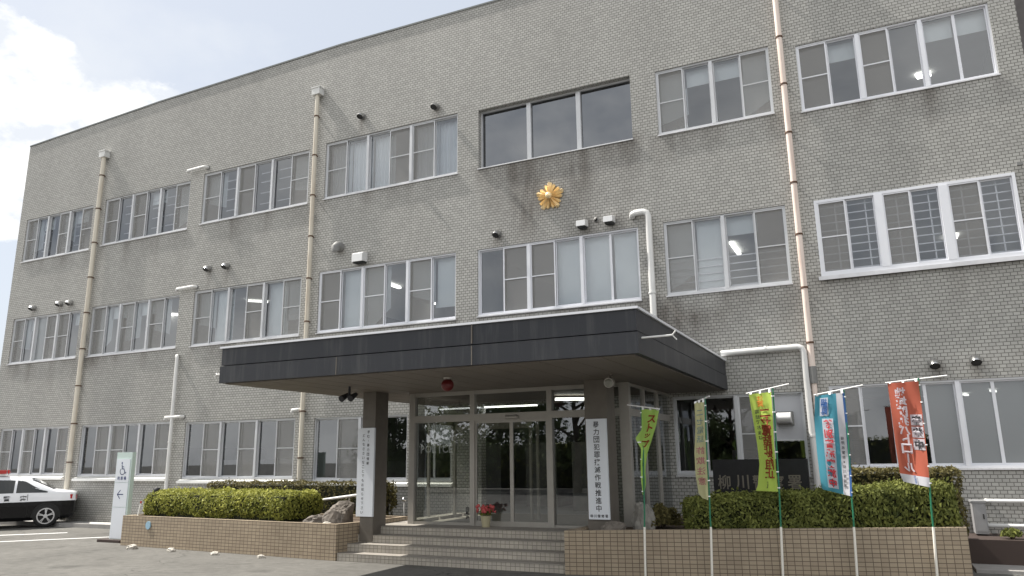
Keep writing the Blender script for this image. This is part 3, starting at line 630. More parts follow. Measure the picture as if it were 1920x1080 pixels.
d = MB(); put_text(d, 'POLICE', lambda u, v: (u, EY+.052, v), [(at(790+q*10.5, 842, EY).x, at(818, 842, EY).z) for q in range(6)], .155, .02, .9); d.build('lettering', 'sticker', ent)
d = MB(); put_text(d, '自動扉', lambda u, v: (u, EY+.052, v), [(at(874, 954+q*8.5, EY).x, at(874, 954+q*8.5, EY).z) for q in range(3)], .075, .03); d.build('sticker', 'ink', ent)
tube_light((925, 762), 2.2, 3.05, 0.05, .16).build('ceiling_light', 'tube', ent)
tube_light((1085, 748), 1.0, 3.05, 0.5, .16).build('ceiling_light', 'tube', ent)
# landing and steps between the planters
mb = MB(); SX0, SX1 = -9.12, -4.6; TR, RS = .25, .14
for i in range(4):
    y = 11.64+TR*i; z = RS*(i+1); yb = y+TR if i < 3 else YF
    x0_, x1_ = (SX0, SX1) if i < 3 else (SX0, EX1+.3)
    mb.cur = 0; mb.face([(x0_, y, z-RS), (x1_, y, z-RS), (x1_, y, z-.012), (x0_, y, z-.012)])
    mb.cur = 1; mb.box(x0_, x1_, y-.012, yb+.02, z-.012, z)
mb.build('steps', ['steptile', 'tread'], kind='structure')
# ================================================================== PLANTERS, STONES, GREENERY
PL = [(-15.5, 12.10), (-9.15, 11.62), (-8.95, 12.55), (-8.95, 13.7), (-15.4, 14.0)]
def planter(poly, zt, name_label, soil_drop=.05, t=.12):
    th = thing('planter', name_label, 'planter', (poly[0][0], poly[0][1], 0))
    zt = zt if isinstance(zt, list) else [zt]*len(poly)
    w = MB(); n = len(poly); cx = sum(p[0] for p in poly)/n; cy = sum(p[1] for p in poly)/n
    inn = []
    for i in range(n):
        a, b, c = Vector(poly[i-1]), Vector(poly[i]), Vector(poly[(i+1) % n])
        e1 = (b-a).normalized(); e2 = (c-b).normalized(); n1 = Vector((-e1.y, e1.x)); n2 = Vector((-e2.y, e2.x)); m_ = (n1+n2).normalized()
        inn.append(b+m_*t/max(.3, m_.dot(n1)))
    for i in range(n):
        j = (i+1) % n; a, b = poly[i], poly[j]
        w.face([(*a, 0), (*b, 0), (*b, zt[j]), (*a, zt[i])]); w.face([(*a, zt[i]), (*b, zt[j]), (*inn[j], zt[j]), (*inn[i], zt[i])])
        w.face([(*inn[i], zt[i]), (*inn[j], zt[j]), (*inn[j], zt[j]-soil_drop-.1), (*inn[i], zt[i]-soil_drop-.1)])
    w.build('wall', 'tan', th)
    s_ = MB(); s_.face([(*p, zt[i]-soil_drop) for i, p in enumerate(inn)]); s_.build('soil', 'soil', th)
    return th
planter(PL, 0.64, 'tan tiled planter left of the entrance steps, holding a rounded hedge and boulders')
RX0, RX1 = -4.62, 1.02
def ry(x): return 11.55+(x-RX0)*(12.9-11.55)/(RX1-RX0)
planter([(RX0, ry(RX0)), (RX1, ry(RX1)), (RX1+.05, 15.0), (-3.75, 15.0), (-3.75, 13.4), (-4.55, 13.2)], [.66, .74, .74, .66, .66, .66], 'long tan tiled planter right of the entrance steps, behind the row of banner flags')

def rounded_box_points(n, hx, hy, hz, rnd, rng):
    """random points and normals on the upper and side faces of a rounded box"""
    ax, ay, az = hx*hy, hx*hz, hy*hz
    tot = 4*ax+8*ay+8*az
    pr = np.array([4*ax, 4*ay, 4*ay, 4*az, 4*az]); f = rng.choice(5, n, p=pr/pr.sum())
    u = rng.uniform(-1, 1, n); v = rng.uniform(-1, 1, n); P = np.zeros((n, 3))
    P[f == 0] = np.stack([u, v, np.ones(n)], 1)[f == 0]
    P[f == 1] = np.stack([u, -np.ones(n), v], 1)[f == 1]; P[f == 2] = np.stack([u, np.ones(n), v], 1)[f == 2]
    P[f == 3] = np.stack([-np.ones(n), u, v], 1)[f == 3]; P[f == 4] = np.stack([np.ones(n), u, v], 1)[f == 4]
    h = np.array([hx, hy, hz]); P = P*h
    core = np.clip(P, -(h-rnd), h-rnd); d = P-core; L = np.linalg.norm(d, axis=1, keepdims=True); nn = d/np.maximum(L, 1e-6)
    return core+nn*np.minimum(rnd, L), nn
def leaf_cloud(P, NN, size, rng, tilt=0.75):
    n = len(P); d = NN+rng.normal(0, tilt, (n, 3)); d /= np.linalg.norm(d, axis=1, keepdims=True)
    t = np.cross(d, rng.normal(0, 1, (n, 3))); t /= np.linalg.norm(t, axis=1, keepdims=True); b = np.cross(d, t)
    s = size*rng.uniform(.6, 1.35, (n, 1))
    return np.stack([P-t*s, P-b*s*.45, P+t*s, P+b*s*.45], 1)
def leaf_object(name, quads, tone, m, parent=None):
    n = len(quads); me = bpy.data.meshes.new(name)
    me.vertices.add(n*4); me.vertices.foreach_set('co', quads.reshape(-1).astype(np.float32))
    me.loops.add(n*4); me.loops.foreach_set('vertex_index', np.arange(n*4, dtype=np.int32))
    me.polygons.add(n); me.polygons.foreach_set('loop_start', np.arange(0, n*4, 4, dtype=np.int32)); me.polygons.foreach_set('loop_total', np.full(n, 4, np.int32))
    me.update(); me.materials.append(MT[m])
    a = me.attributes.new('tone', 'FLOAT', 'FACE'); a.data.foreach_set('value', tone.astype(np.float32))
    o = bpy.data.objects.new(name, me); COL.objects.link(o)
    if parent: o.parent = parent; o.matrix_parent_inverse = parent.matrix_world.inverted()
    return o
def hedge(label, x0, y0, x1, y1, z0, z1, depth, n, m, rnd=.16, seed=1, size=.031, cat='hedge', name='hedge', ztop2=None, lump=.045):
    """trimmed hedge whose front foot runs from (x0,y0) to (x1,y1)"""
    rng = np.random.default_rng(seed); a, b = Vector((x0, y0)), Vector((x1, y1)); d = (b-a); L = d.length; d.normalize(); nrm = Vector((-d.y, d.x))
    c = (a+b)/2+nrm*depth/2; hx, hy, hz = L/2, depth/2, (z1-z0)/2
    th = thing(name, label, cat, (c.x, c.y, z0))
    P, NN = rounded_box_points(n, hx, hy, hz, min(rnd, hy*.95, hz*.95), rng)
    fr_ = np.sin(P[:, 0]*5.1+seed)*np.sin(P[:, 0]*2.3+P[:, 2]*6+P[:, 1]*4)+.6*np.sin(P[:, 0]*13+P[:, 1]*9+P[:, 2]*11)
    P = P+NN*(fr_[:, None]*lump*.5+rng.normal(0, .014, (n, 1))-.015)
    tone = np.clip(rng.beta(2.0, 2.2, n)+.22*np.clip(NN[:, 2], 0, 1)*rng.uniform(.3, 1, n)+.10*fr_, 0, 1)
    # sprigs that stand out of the trimmed face
    k = n//26; idx = rng.integers(0, n, k); P[idx] += NN[idx]*rng.uniform(.01, .07, (k, 1))
    Q = leaf_cloud(P, NN, size, rng)
    R2 = np.array([[d.x, nrm.x, 0], [d.y, nrm.y, 0], [0, 0, 1]])
    Q = Q@R2.T+np.array([c.x, c.y, (z0+z1)/2])
    if ztop2 is not None:
        f = np.clip((Q[..., 0]-x0)/(x1-x0), 0, 1); Q[..., 2] = z0+(Q[..., 2]-z0)*(1+f*((ztop2-z0)/(z1-z0)-1))
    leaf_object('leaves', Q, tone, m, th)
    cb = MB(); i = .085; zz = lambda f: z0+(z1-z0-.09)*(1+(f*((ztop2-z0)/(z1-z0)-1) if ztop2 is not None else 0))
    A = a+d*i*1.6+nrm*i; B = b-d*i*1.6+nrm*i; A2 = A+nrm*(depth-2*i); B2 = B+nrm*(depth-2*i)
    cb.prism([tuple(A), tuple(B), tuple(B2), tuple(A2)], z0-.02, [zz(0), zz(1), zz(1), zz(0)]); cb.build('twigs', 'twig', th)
    return th
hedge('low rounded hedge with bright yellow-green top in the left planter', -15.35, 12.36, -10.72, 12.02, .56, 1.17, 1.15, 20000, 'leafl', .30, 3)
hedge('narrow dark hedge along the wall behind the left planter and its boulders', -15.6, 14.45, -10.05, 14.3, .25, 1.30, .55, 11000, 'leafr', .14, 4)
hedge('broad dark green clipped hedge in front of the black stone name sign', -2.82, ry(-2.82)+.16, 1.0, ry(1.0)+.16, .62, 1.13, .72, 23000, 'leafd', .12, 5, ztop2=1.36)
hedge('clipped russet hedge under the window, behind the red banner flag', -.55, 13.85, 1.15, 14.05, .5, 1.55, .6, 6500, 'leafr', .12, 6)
def shrub(label, c, r, n, m, seed, lean=1.0, z0=.55):
    rng = np.random.default_rng(seed); th = thing('shrub', label, 'shrub', (c[0], c[1], z0))
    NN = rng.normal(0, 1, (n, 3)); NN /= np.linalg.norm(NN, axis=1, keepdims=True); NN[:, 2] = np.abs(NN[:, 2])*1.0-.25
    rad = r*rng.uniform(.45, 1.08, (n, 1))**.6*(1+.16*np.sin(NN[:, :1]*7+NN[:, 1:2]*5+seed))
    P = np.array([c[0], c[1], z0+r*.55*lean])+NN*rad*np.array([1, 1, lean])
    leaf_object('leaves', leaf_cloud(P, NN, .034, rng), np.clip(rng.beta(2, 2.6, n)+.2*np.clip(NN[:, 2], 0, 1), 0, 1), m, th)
    st = MB()
    for i in range(7):
        a = i*.9; st.tube([(c[0], c[1], z0-.05), (c[0]+r*.3*math.cos(a), c[1]+r*.3*math.sin(a), z0+r*.4*lean), (c[0]+r*.7*math.cos(a), c[1]+r*.7*math.sin(a), z0+r*.9*lean)], [.012, .009, .004], 5)
    st.build('stems', 'bark', th); return th
p = at(1240, 985, 12.75); shrub('small round shrub beside the pale boulder in the right planter', (p.x, p.y), .30, 2200, 'leafr', 8, 1.0, .60)
p = at(726, 975, 14.5); shrub('loose bare-tipped shrub against the wall, right of the left canopy pillar', (p.x-.12, p.y), .36, 1500, 'leafr', 9, 1.7, .56)

def boulder(label, px, Y, w, h, m, seed, depth=None, z0=.56, sharp=.22, block=1.0):
    rng = random.Random(seed); c = at(px[0], px[1], Y); bm = bmesh.new(); bmesh.ops.create_icosphere(bm, subdivisions=4, radius=1)
    offs = [(Vector((rng.uniform(-1, 1), rng.uniform(-1, 1), rng.uniform(-.2, 1))).normalized(), rng.uniform(.62, .9)) for _ in range(9)]
    from mathutils import noise
    for v in bm.verts:
        v.co = Vector([math.copysign(abs(q_)**block, q_) for q_ in v.co])
        for d, k in offs:
            q = v.co.dot(d)
            if q > k: v.co -= d*(q-k)*.92
        n_ = noise.noise(v.co*2.3+Vector((seed, 0, 0)))*sharp+noise.noise(v.co*6+Vector((0, seed, 0)))*.09+noise.noise(v.co*14)*.035
        v.co *= 1+n_
    zs_ = [v.co.z for v in bm.verts]; mz, Mz = -.55, max(zs_)
    D_ = depth or w*.7
    for v in bm.verts:
        z = max(v.co.z, mz); v.co = Vector((c.x+v.co.x*w/2, Y+v.co.y*D_/2, z0-.04+(z-mz)/(Mz-mz)*h))
    b_ = MB(); bm.verts.ensure_lookup_table(); b_.mesh([v.co[:] for v in bm.verts], [tuple(x.index for x in f.verts) for f in bm.faces], False); bm.free()
    return b_.build('boulder', m, label=label, cat='boulder')
boulder('large brown boulder at the right end of the left planter, beside the pillar', (634, 975), 12.35, .74, .50, 'rock', 8, sharp=.10, block=.55)
boulder('low flat boulder between the rounded hedge and the large brown boulder', (590, 975), 12.25, .58, .24, 'rock', 12)
boulder('squat brown boulder at the foot of the right canopy pillar', (1150, 990), 12.05, .46, .27, 'rock', 21)
boulder('upright pale grey boulder behind the pole of the green banner flag', (1207, 985), 12.5, .40, .55, 'rockp', 30)
boulder('small pale stone on the left planter rim in front of the large boulder', (612, 979), 11.98, .24, .06, 'pebble', 40, z0=.63)
for (px, s, lab) in (((248, 1029), .26, 'small pale rock on the asphalt near the wheelchair parking sign'), ((322, 1034), .22, 'small pale rock on the asphalt below the middle of the rounded hedge'), ((403, 1040), .2, 'whitish rock at the planter foot, third from the parking sign'), ((489, 1046), .18, 'smallest whitish rock at the planter foot, nearest the steps')):
    q = atz(px[0], px[1], 0); boulder(lab, px, q.y-.02, s, s*.42, 'pebble', int(px[0]), depth=s*.8, z0=.03)
# plaque, lamp, stakes near the planter
q = at(278, 985, 12.02); m_ = MB(); yy = 12.10+(q.x+15.5)*(11.62-12.10)/6.35
m_.tube([(q.x, yy-.001, q.z), (q.x-.002, yy-.02, q.z)], .085, 20); m_.build('plaque', 'blue', label='round pale blue plaque on the left planter tiles', cat='plaque')
q = at(294, 919, 13.6); t = thing('garden_lamp', 'small black garden lamp rising behind the left end of the rounded hedge', 'lamp', (q.x, q.y, .5))
m_ = MB(); m_.tube([(q.x, q.y, .5), (q.x, q.y, q.z-.07)], .022, 8); m_.build('post', 'ink', t)
m_ = MB(); m_.tube([(q.x, q.y, q.z-.09), (q.x, q.y, q.z-.05), (q.x, q.y, q.z+.05), (q.x, q.y, q.z+.06)], [.05, .085, .075, .02], 12); m_.build('lamp_head', 'ink', t)
a, b = at(258, 962, 12.15), at(264, 944, 12.15); t = thing('marker_stake', 'short white marker stake with a red tip at the left end of the rounded hedge', 'stake', a)
m_ = MB(); m_.tube([a-Vector((0, 0, .1)), b], .014, 8); m_.build('stake', 'white', t); m_ = MB(); m_.tube([b+Vector((0, 0, .002)), b+Vector((.004, 0, .05))], .016, 8); m_.build('tip', 'redl', t)
# handrail behind the left pillar
t = thing('handrail', 'pale metal handrail beside the left canopy pillar, behind the boulders', 'handrail', (-10, 13.2, .56))
a, b, c = at(606, 937, 13.2), at(672, 927, 12.75), at(724, 923, 13.2)
m_ = MB(); m_.tube([a, b+Vector((-.02, .3, .0)), c], .026, 10); m_.build('rail', 'white', t)
for p in (at(717, 924, 13.2), a+Vector((.5, 0, 0)), at(655, 932, 13.15)):
    m_ = MB(); m_.tube([(p.x, p.y, .5), (p.x, p.y, p.z-.02)], .02, 8); m_.build('post', 'entr', t)
q = at(758, 937, 14.4); t = thing('post_light', 'thin post with a shiny round head by the wall, left of the glass entrance', 'post', (q.x, q.y, .5))
m_ = MB(); m_.tube([(q.x, q.y, .5), (q.x, q.y, q.z-.06)], .016, 8); m_.build('post', 'pipew', t); m_ = MB(); m_.sphere((q.x, q.y, q.z), .055); m_.build('head', 'steel', t)
# flower pot just inside the glass
q = atz(911, 979, .56); q = at(911, 976, 12.78); t = thing('flower_pot', 'pot of small red flowers on the landing at the glass of the entrance', 'flower pot', (q.x, 12.78, .56))
m_ = MB(); m_.tube([(q.x, 12.78, .56), (q.x, 12.78, .76)], [.07, .10], 14); m_.build('pot', 'pot', t)
rng = np.random.default_rng(5); n = 160; NN = rng.normal(0, 1, (n, 3)); NN /= np.linalg.norm(NN, axis=1, keepdims=True); NN[:, 2] = abs(NN[:, 2])
leaf_object('leaves', leaf_cloud(np.array([q.x, 12.78, .78])+NN*np.array([.15, .15, .16])*rng.uniform(.4, 1, (n, 1)), NN, .035, rng), rng.uniform(0, 1, n), 'leafd', t)
m_ = MB()
for i in range(40):
    a = rng.uniform(0, 6.28); r_ = rng.uniform(.04, .19); m_.sphere((q.x+r_*math.cos(a), 12.78+r_*math.sin(a), .86+rng.uniform(-.03, .10)), rng.uniform(.022, .036), 6, 4)
m_.build('flowers', 'petal', t)

# ================================================================== SIGNS
def board(label, x0, x1, z0, z1, y, cols, name='signboard'):
    t = thing(name, label, 'signboard', ((x0+x1)/2, y, z0)); m_ = MB(); m_.box(x0, x1, y-.05, y-.004, z0, z1); m_.build('board', 'signw', t)
    m_ = MB()
    for text, u, v0, v1, size in cols:
        n = len(text); cells = [(x0+(x1-x0)*u, z1-(z1-z0)*(v0+(v1-v0)*(i+.5)/n)) for i in range(n)]
        put_text(m_, text, lambda a, b: (a, y-.0525, b), cells, size, .012)
    if m_.f: m_.build('lettering', 'ink', t)
    return t
a, b = at(673, 803, PY-.05), at(702, 803, PY-.05); c = at(698, 969, PY-.05)
board('tall white board on the left canopy pillar with two columns of small black writing', a.x-.01, b.x+.005, c.z, a.z, PY, [('求む！暴力団情報', .64, .02, .43, .058), ('どんなささいなことでもお知らせ下さい', .36, .06, .98, .056)])
a, b = at(1098, 786, PY+.05), at(1136, 786, PY+.05); c = at(1115, 974, PY+.05)
t = board('tall white board on the right canopy pillar with one column of large black writing', a.x, b.x, c.z, a.z, PY+.1, [('暴力団犯罪撲滅作戦推進中', .5, .02, .93, .105)])
m_ = MB(); n = 5; put_text(m_, '柳川警察署', lambda u, v: (u, PY+.1-.0525, v), [(a.x+(b.x-a.x)*(.14+.18*i), c.z+.055) for i in range(n)], .05, .012); m_.build('lettering', 'ink', t)
# black stone name sign
SY = 13.35; a, b = at(1335, 862, SY), at(1513, 862, SY)
t = thing('stone_sign', 'black stone name sign with carved writing behind the clipped hedge', 'sign', ((a.x+b.x)/2, SY, .6))
m_ = MB(); m_.box(a.x, b.x, SY, SY+.18, .62, a.z); m_.build('slab', 'stone', t)
m_ = MB(); put_text(m_, '柳川警察署', lambda u, v: (u, SY-.003, v), [(at(x, 904, SY).x, at(x, 904, SY).z) for x in (1358, 1392, 1424, 1458, 1490)], .235, .015, .92); m_.build('lettering', 'carve', t)
# wheelchair parking sign
GY = 12.55; a, b = at(222, 850, GY), at(248, 850, GY); zt = at(235, 848, GY).z
t = thing('parking_sign', 'tall white sign pillar with wheelchair symbol and arrow at the left planter', 'sign', ((a.x+b.x)/2, GY+.06, 0))
x0, x1 = a.x-.03, b.x+.02
m_ = MB(); m_.box(x0, x1, GY, GY+.10, .06, zt); m_.build('pillar', 'signg', t)
m_ = MB()
zc = [zt-.15, zt-.70, zt-1.26, .07]
for za, zb in zip(zc[:-1], zc[1:]): m_.box(x0+.02, x1-.05, GY-.012, GY-.001, zb+.006, za-.006)
m_.build('panel', 'signw', t)
m_ = MB(); m_.box(x0-.20, x1+.04, GY-.16, GY+.34, 0.004, .06); m_.build('base_plate', 'dkerb', t)
m_ = MB(); cx = (x0+x1)/2-.015; yy = GY-.0145; zc_ = zt-.39; s_ = .13
def seg(pts, w):
    for p_, q_ in zip(pts[:-1], pts[1:]):
        P, Q = Vector((cx+p_[0]*s_, zc_+p_[1]*s_)), Vector((cx+q_[0]*s_, zc_+q_[1]*s_)); d = (Q-P).normalized(); nn = Vector((-d.y, d.x))*w*s_/2; P -= d*w*s_*.3; Q += d*w*s_*.3
        m_.face([(P.x-nn.x, yy, P.y-nn.y), (Q.x-nn.x, yy, Q.y-nn.y), (Q.x+nn.x, yy, Q.y+nn.y), (P.x+nn.x, yy, P.y+nn.y)])
seg([(-.25, .78), (-.12, .05), (.38, .02), (.72, -.72), (.98, -.60)], .17); seg([(-.18, .42), (.32, .38)], .14)
seg([(.02+.62*math.cos(q_), -.42+.56*math.sin(q_)) for q_ in np.linspace(2.3, 6.35, 14)], .15)
m_.tube([(cx-.27*s_, yy+.004, zc_+1.08*s_), (cx-.27*s_, yy, zc_+1.08*s_)], .17*s_, 12)
zc_ = zt-.97; s_ = .13; seg([(.75, 0), (-.7, 0)], .17); seg([(-.05, .72), (-.75, 0), (-.05, -.72)], .17)
put_text(m_, '駐車場', lambda u, v: (u, yy, v), [(cx-.105+.105*i, zt-.60) for i in range(3)], .085, .02)
m_.build('lettering', 'navy', t)

# ================================================================== BANNER FLAGS
def cloth_mat(name, base, bands=()):
    return mat(name, base, 0.75, trans=0.45, spec=.1)
MT['cl_green'] = cloth_mat('green_cloth', (0.46, 0.70, 0.17)); MT['cl_pale'] = cloth_mat('pale_yellow_cloth', (0.74, 0.72, 0.42)); MT['cl_yel'] = cloth_mat('yellow_green_cloth', (0.60, 0.78, 0.16))
MT['cl_blue'] = cloth_mat('blue_cloth', (0.10, 0.36, 0.48)); MT['cl_red'] = cloth_mat('red_cloth', (0.54, 0.15, 0.10)); MT['cl_white'] = cloth_mat('white_cloth', (0.66, 0.66, 0.72)); MT['cl_navy'] = cloth_mat('navy_cloth', (0.06, 0.14, 0.36))
MT['t_brown'] = mat('brown_print', (0.20, 0.035, 0.01), .8); MT['t_red'] = mat('red_print', (0.42, 0.03, 0.04), .8); MT['t_pink'] = mat('pink_print', (0.55, 0.22, 0.24), .8); MT['t_fade'] = mat('faded_blue_print', (0.22, 0.33, 0.36), .8); MT['t_orange'] = mat('orange_print', (0.50, 0.17, 0.02), .8)
def flag(label, pole, bar, left, right, cloth, prints, mirror, seed, fold=.03, swing=.16, pole_left=False, bands=()):
    Y0 = ry(at(pole[2][0], 1000, 12).x)-.13
    Yp = lambda x: Y0
    pts = [at(x, y, Y0) for x, y in pole]
    t = thing('banner_flag', label, 'banner flag', (pts[2].x, Y0, 0), 'banner flags along the right planter')
    bot = pts[2]; d = (bot-pts[1]); 
    base = atz(pole[2][0], pole[2][1], 0); foot = Vector((bot.x+(bot.x-pts[1].x)/(pts[1].z-bot.z)*bot.z*.6, Y0, 0.0))
    mid = at(pole[1][0]+(pole[2][0]-pole[1][0])*.45, 988, Y0)
    m_ = MB(); bow = Vector((.018*math.sin(seed*2.1), 0, 0)); m_.tube([mid, mid*.6+pts[1]*.4+bow*.4, pts[1]+bow*.3, pts[1]*.5+pts[0]*.5+bow, pts[0]], [.013, .0125, .012, .0115, .011], 8); m_.build('pole', 'gpole', t)
    m_ = MB(); m_.tube([foot, mid], .018, 8); m_.build('lower_pole', 'wpole', t)
    A, B = at(bar[0][0], bar[0][1], Y0+(.10 if not pole_left else 0)), at(bar[1][0], bar[1][1], Y0-.06)
    m_ = MB(); m_.tube([A, (A+B)/2, B], .010, 8); m_.build('crossbar', 'clip', t)
    lx = np.array(left, float); rx = np.array(right, float)
    def edge(E, v):
        f = v*(len(E)-1); i = min(int(f), len(E)-2); f -= i; return E[i]*(1-f)+E[i+1]*f
    def param(E):       # by arc length
        L = np.concatenate([[0], np.cumsum(np.linalg.norm(np.diff(E, axis=0), axis=1))]); L /= L[-1]
        return lambda v: (np.interp(v, L, E[:, 0]), np.interp(v, L, E[:, 1]))
    le, re = param(lx), param(rx)
    ph = seed*1.7
    def P(u, v, off=0.0):
        (xa, ya), (xb, yb) = le(v), re(v); fr = (1-u) if not pole_left else u
        Y = Y0-.03+swing*fr*(.5+.5*v)+fold*math.sin(u*5.5+v*4+ph)*(.35+v)+fold*.5*math.sin(u*11-v*7+ph)
        return at(xa+(xb-xa)*u, ya+(yb-ya)*u, Y-off)
    nu, nv = 14, 44
    m_ = MB(); G = [[P(i/nu, j/nv) for i in range(nu+1)] for j in range(nv+1)]
    for j in range(nv):
        for i in range(nu):
            u, v = (i+.5)/nu, (j+.5)/nv; m_.cur = 0
            for k_, (fn) in enumerate(bands):
                if fn[1](u, v): m_.cur = k_+1
            m_.face([G[j+1][i], G[j+1][i+1], G[j][i+1], G[j][i]], True)
    cl = m_.build('cloth', [cloth]+[b_[0] for b_ in bands], t)
    bmx = bmesh.new(); bmx.from_mesh(cl.data); bmesh.ops.remove_doubles(bmx, verts=bmx.verts, dist=1e-5); bmx.to_mesh(cl.data); bmx.free()
    asp = 1.0
    for text, m__, u, v0, v1, size, bold, back in prints:
        n = len(text); H = (at(*le(1.0), Y0)-at(*le(0.0), Y0)).length; Wd = max(.15, (at(*re(.3), Y0)-at(*le(.3), Y0)).length)
        cells = [(u, v0+(v1-v0)*(i+.5)/n) for i in range(n)]
        q = MB(); s_ = size
        sg = -1 if mirror else 1
        class _c: pass
        for ch, (cu, cv) in zip(text, cells):
            vv_, ff_ = glyph(ch, bold); kk = s_*(.62 if ch in 'っッョャー！' else 1)
            if ch == 'ー': kk = s_*.9; vv_ = vv_[:, ::-1]*np.array([1, -1])
            q.mesh([P(cu+sg*a*kk*u_sc(Wd), cv-b*kk/H, .03) for a, b in vv_], ff_)
            if back:
                bq = MB_BACK.setdefault(id(t), MB()); hw, hh = s_*.62, s_*.60
                r_ = [(cu+sx*hw*u_sc(Wd), cv+sy*hh/H) for sx, sy in ((-1, 1), (0, 1), (1, 1), (1, 0), (1, -1), (0, -1), (-1, -1), (-1, 0))]
                bq.face([P(min(.99, max(.01, a)), b, .007) for a, b in r_])
        if back and id(t) in MB_BACK: MB_BACK.pop(id(t)).build('print_ground', back, t)
        q.build('lettering', m__, t)
    # loops that tie the cloth to the pole and the bar
    m_ = MB(); E = re if not pole_left else le
    for v in (.04, .2, .4, .6, .8, .96):
        c = P(1 if not pole_left else 0, v); f = (c.z-pts[1].z)/(pts[0].z-pts[1].z+1e-9); pc = pts[1]+(pts[0]-pts[1])*f
        MB().bar(c+Vector((0, -.004, 0)), pc+Vector((.014 if not pole_left else -.014, -.012, 0)), .022, .016).build('tie_loop', 'clip', t)
    for u in (.08, .5, .92):
        c = P(u, 0); f = (c.x-A.x)/(B.x-A.x+1e-9); pc = A+(B-A)*f; MB().bar(c+Vector((0, -.003, -.01)), pc+Vector((0, -.004, .008)), .03, .012).build('tie_loop', 'clip', t)
    return t
MB_BACK = {}
def u_sc(Wd): return 1.0/Wd
flag('narrow twisted green banner flag nearest the entrance, with brown writing', ((1202,764),(1207,930),(1210,1076)), ((1176,759),(1237,767)),
     [(1203,767),(1203,805),(1191,822),(1202,842),(1201,870),(1202,900),(1205,928)], [(1236,768),(1231,795),(1222,825),(1214,850),(1210,880),(1211,905),(1208,928)], 'cl_green',
     [('ストップ', 't_brown', .62, .06, .46, .13, .03, None), ('詐欺', 'ink', .5, .55, .95, .06, .02, None)], False, 1, .02, .10, True)
flag('faded pale yellow banner flag with blue and pink writing', ((1322,744),(1331,937),(1335,1079)), ((1302,755),(1330,743)),
     [(1302,756),(1304,800),(1302,850),(1304,890),(1310,925),(1317,934)], [(1320,753),(1321,790),(1324,850),(1327,900),(1328,938)], 'cl_pale',
     [('ニセ電話', 't_fade', .5, .06, .42, .10, .0, None), ('詐欺注意', 't_pink', .5, .44, .86, .11, .01, None)], True, 2, .02, .2)
flag('yellow-green banner flag with orange-brown writing, in front of the stone sign', ((1449,728),(1461,922),(1468,1080)), ((1399,738),(1479,720)),
     [(1404,739),(1410,775),(1420,835),(1424,870),(1421,910),(1417,920)], [(1446,735),(1449,780),(1451,825),(1455,880),(1459,922)], 'cl_yel',
     [('注意', 't_orange', .45, .03, .14, .09, .02, None), ('ニセ電話詐欺阻止', 't_brown', .62, .16, .86, .15, .03, None), ('電話でお金は', 'ink', .24, .16, .48, .06, .01, None), ('柳川警察署', 'ink', .5, .90, .97, .02, .01, None)], True, 3, .03, .2)
flag('light blue banner flag with red writing on white and a white diagonal sash', ((1582,730),(1596,930),(1607,1080)), ((1526,741),(1618,722)),
     [(1528,742),(1527,790),(1532,850),(1538,900),(1541,915),(1544,918)], [(1583,736),(1590,800),(1595,860),(1598,931)], 'cl_blue',
     [('特別警戒実施中', 't_red', .40, .25, .95, .125, .035, 'cl_white'), ('福岡県', 'cl_navy', .30, .05, .20, .10, .02, 'cl_white'), ('福岡県警察・柳川警察署', 'ink', .80, .42, .93, .045, .01, None)], True, 4, .03, .22,
     bands=[('cl_white', lambda u, v: .70 < u < .90), ('cl_navy', lambda u, v: u >= .90)])
flag('red banner flag with white writing, white foot and three black letters, rightmost', ((1722,709),(1744,912),(1757,1080)), ((1660,718),(1776,704)),
     [(1664,719),(1671,770),(1680,840),(1688,890),(1694,903)], [(1722,714),(1729,770),(1737,840),(1742,890),(1744,914)], 'cl_red',
     [('地域防犯パトロール', 'cl_white', .36, .05, .88, .145, .035, None), ('実施中', 'ink', .78, .31, .66, .125, .05, 'cl_white'), ('柳川警察署', 'cl_navy', .5, .91, .99, .03, .01, None)], True, 5, .03, .22,
     bands=[('cl_white', lambda u, v: v > .91)])

# ================================================================== PIPES, VENTS AND FITTINGS ON THE FACADE
def downpipe(label, pts, r, m, step=1.15, hopper=False, brk='rustb', joint=None):
    t = thing('downpipe', label, 'downpipe', pts[-1], 'rainwater and drain pipes on the facade')
    pts = [Vector(p) for p in pts]; P = []
    for i, p in enumerate(pts):                  # rounded elbows
        if 0 < i < len(pts)-1:
            a, b = (pts[i-1]-p).normalized(), (pts[i+1]-p).normalized(); k = r*1.6
            P += [p+a*k, p+(a+b)*k*.29, p+b*k]
        else: P.append(p)
    m_ = MB(); m_.tube(P, r, 14); m_.build('pipe', m, t)
    m_ = MB()
    for a, b in zip(pts[:-1], pts[1:]):
        L = (b-a).length; n = max(1, int(L/step)) if L > .8 else 0
        for i in range(n):
            c = a+(b-a)*((i+.55)/n); d = (b-a).normalized()
            MB().tube([c-d*.018, c+d*.018], r*1.22, 14).box(c.x-.012, c.x+.03, c.y, YF-.004, c.z-.015, c.z+.015).build('bracket', brk, t)
    if hopper:
        c = pts[0]; m_ = MB(); m_.prism([(c.x-.14, c.y-.10), (c.x+.14, c.y-.10), (c.x+.14, YF-.003), (c.x-.14, YF-.003)], c.z, c.z+.20); m_.box(c.x-.16, c.x+.16, c.y-.12, YF-.003, c.z+.20, c.z+.235); m_.build('hopper', 'pipew', t)
    return t
PYW = YF-.11
def fx(x, y, Y=PYW): return at(x, y, Y)
zt1 = fx(194, 296).z; x1_ = fx(165, 560).x
downpipe('tall beige downpipe with a hopper, nearest the left end of the facade', [(x1_, PYW, zt1), (x1_, PYW, .1)], .072, 'pipe', hopper=True)
x2_ = fx(581, 480).x; zt2 = fx(599, 178).z
downpipe('tall beige downpipe with a hopper running down behind the canopy', [(x2_, PYW, zt2), (x2_, PYW, .1)], .06, 'pipe', hopper=True)
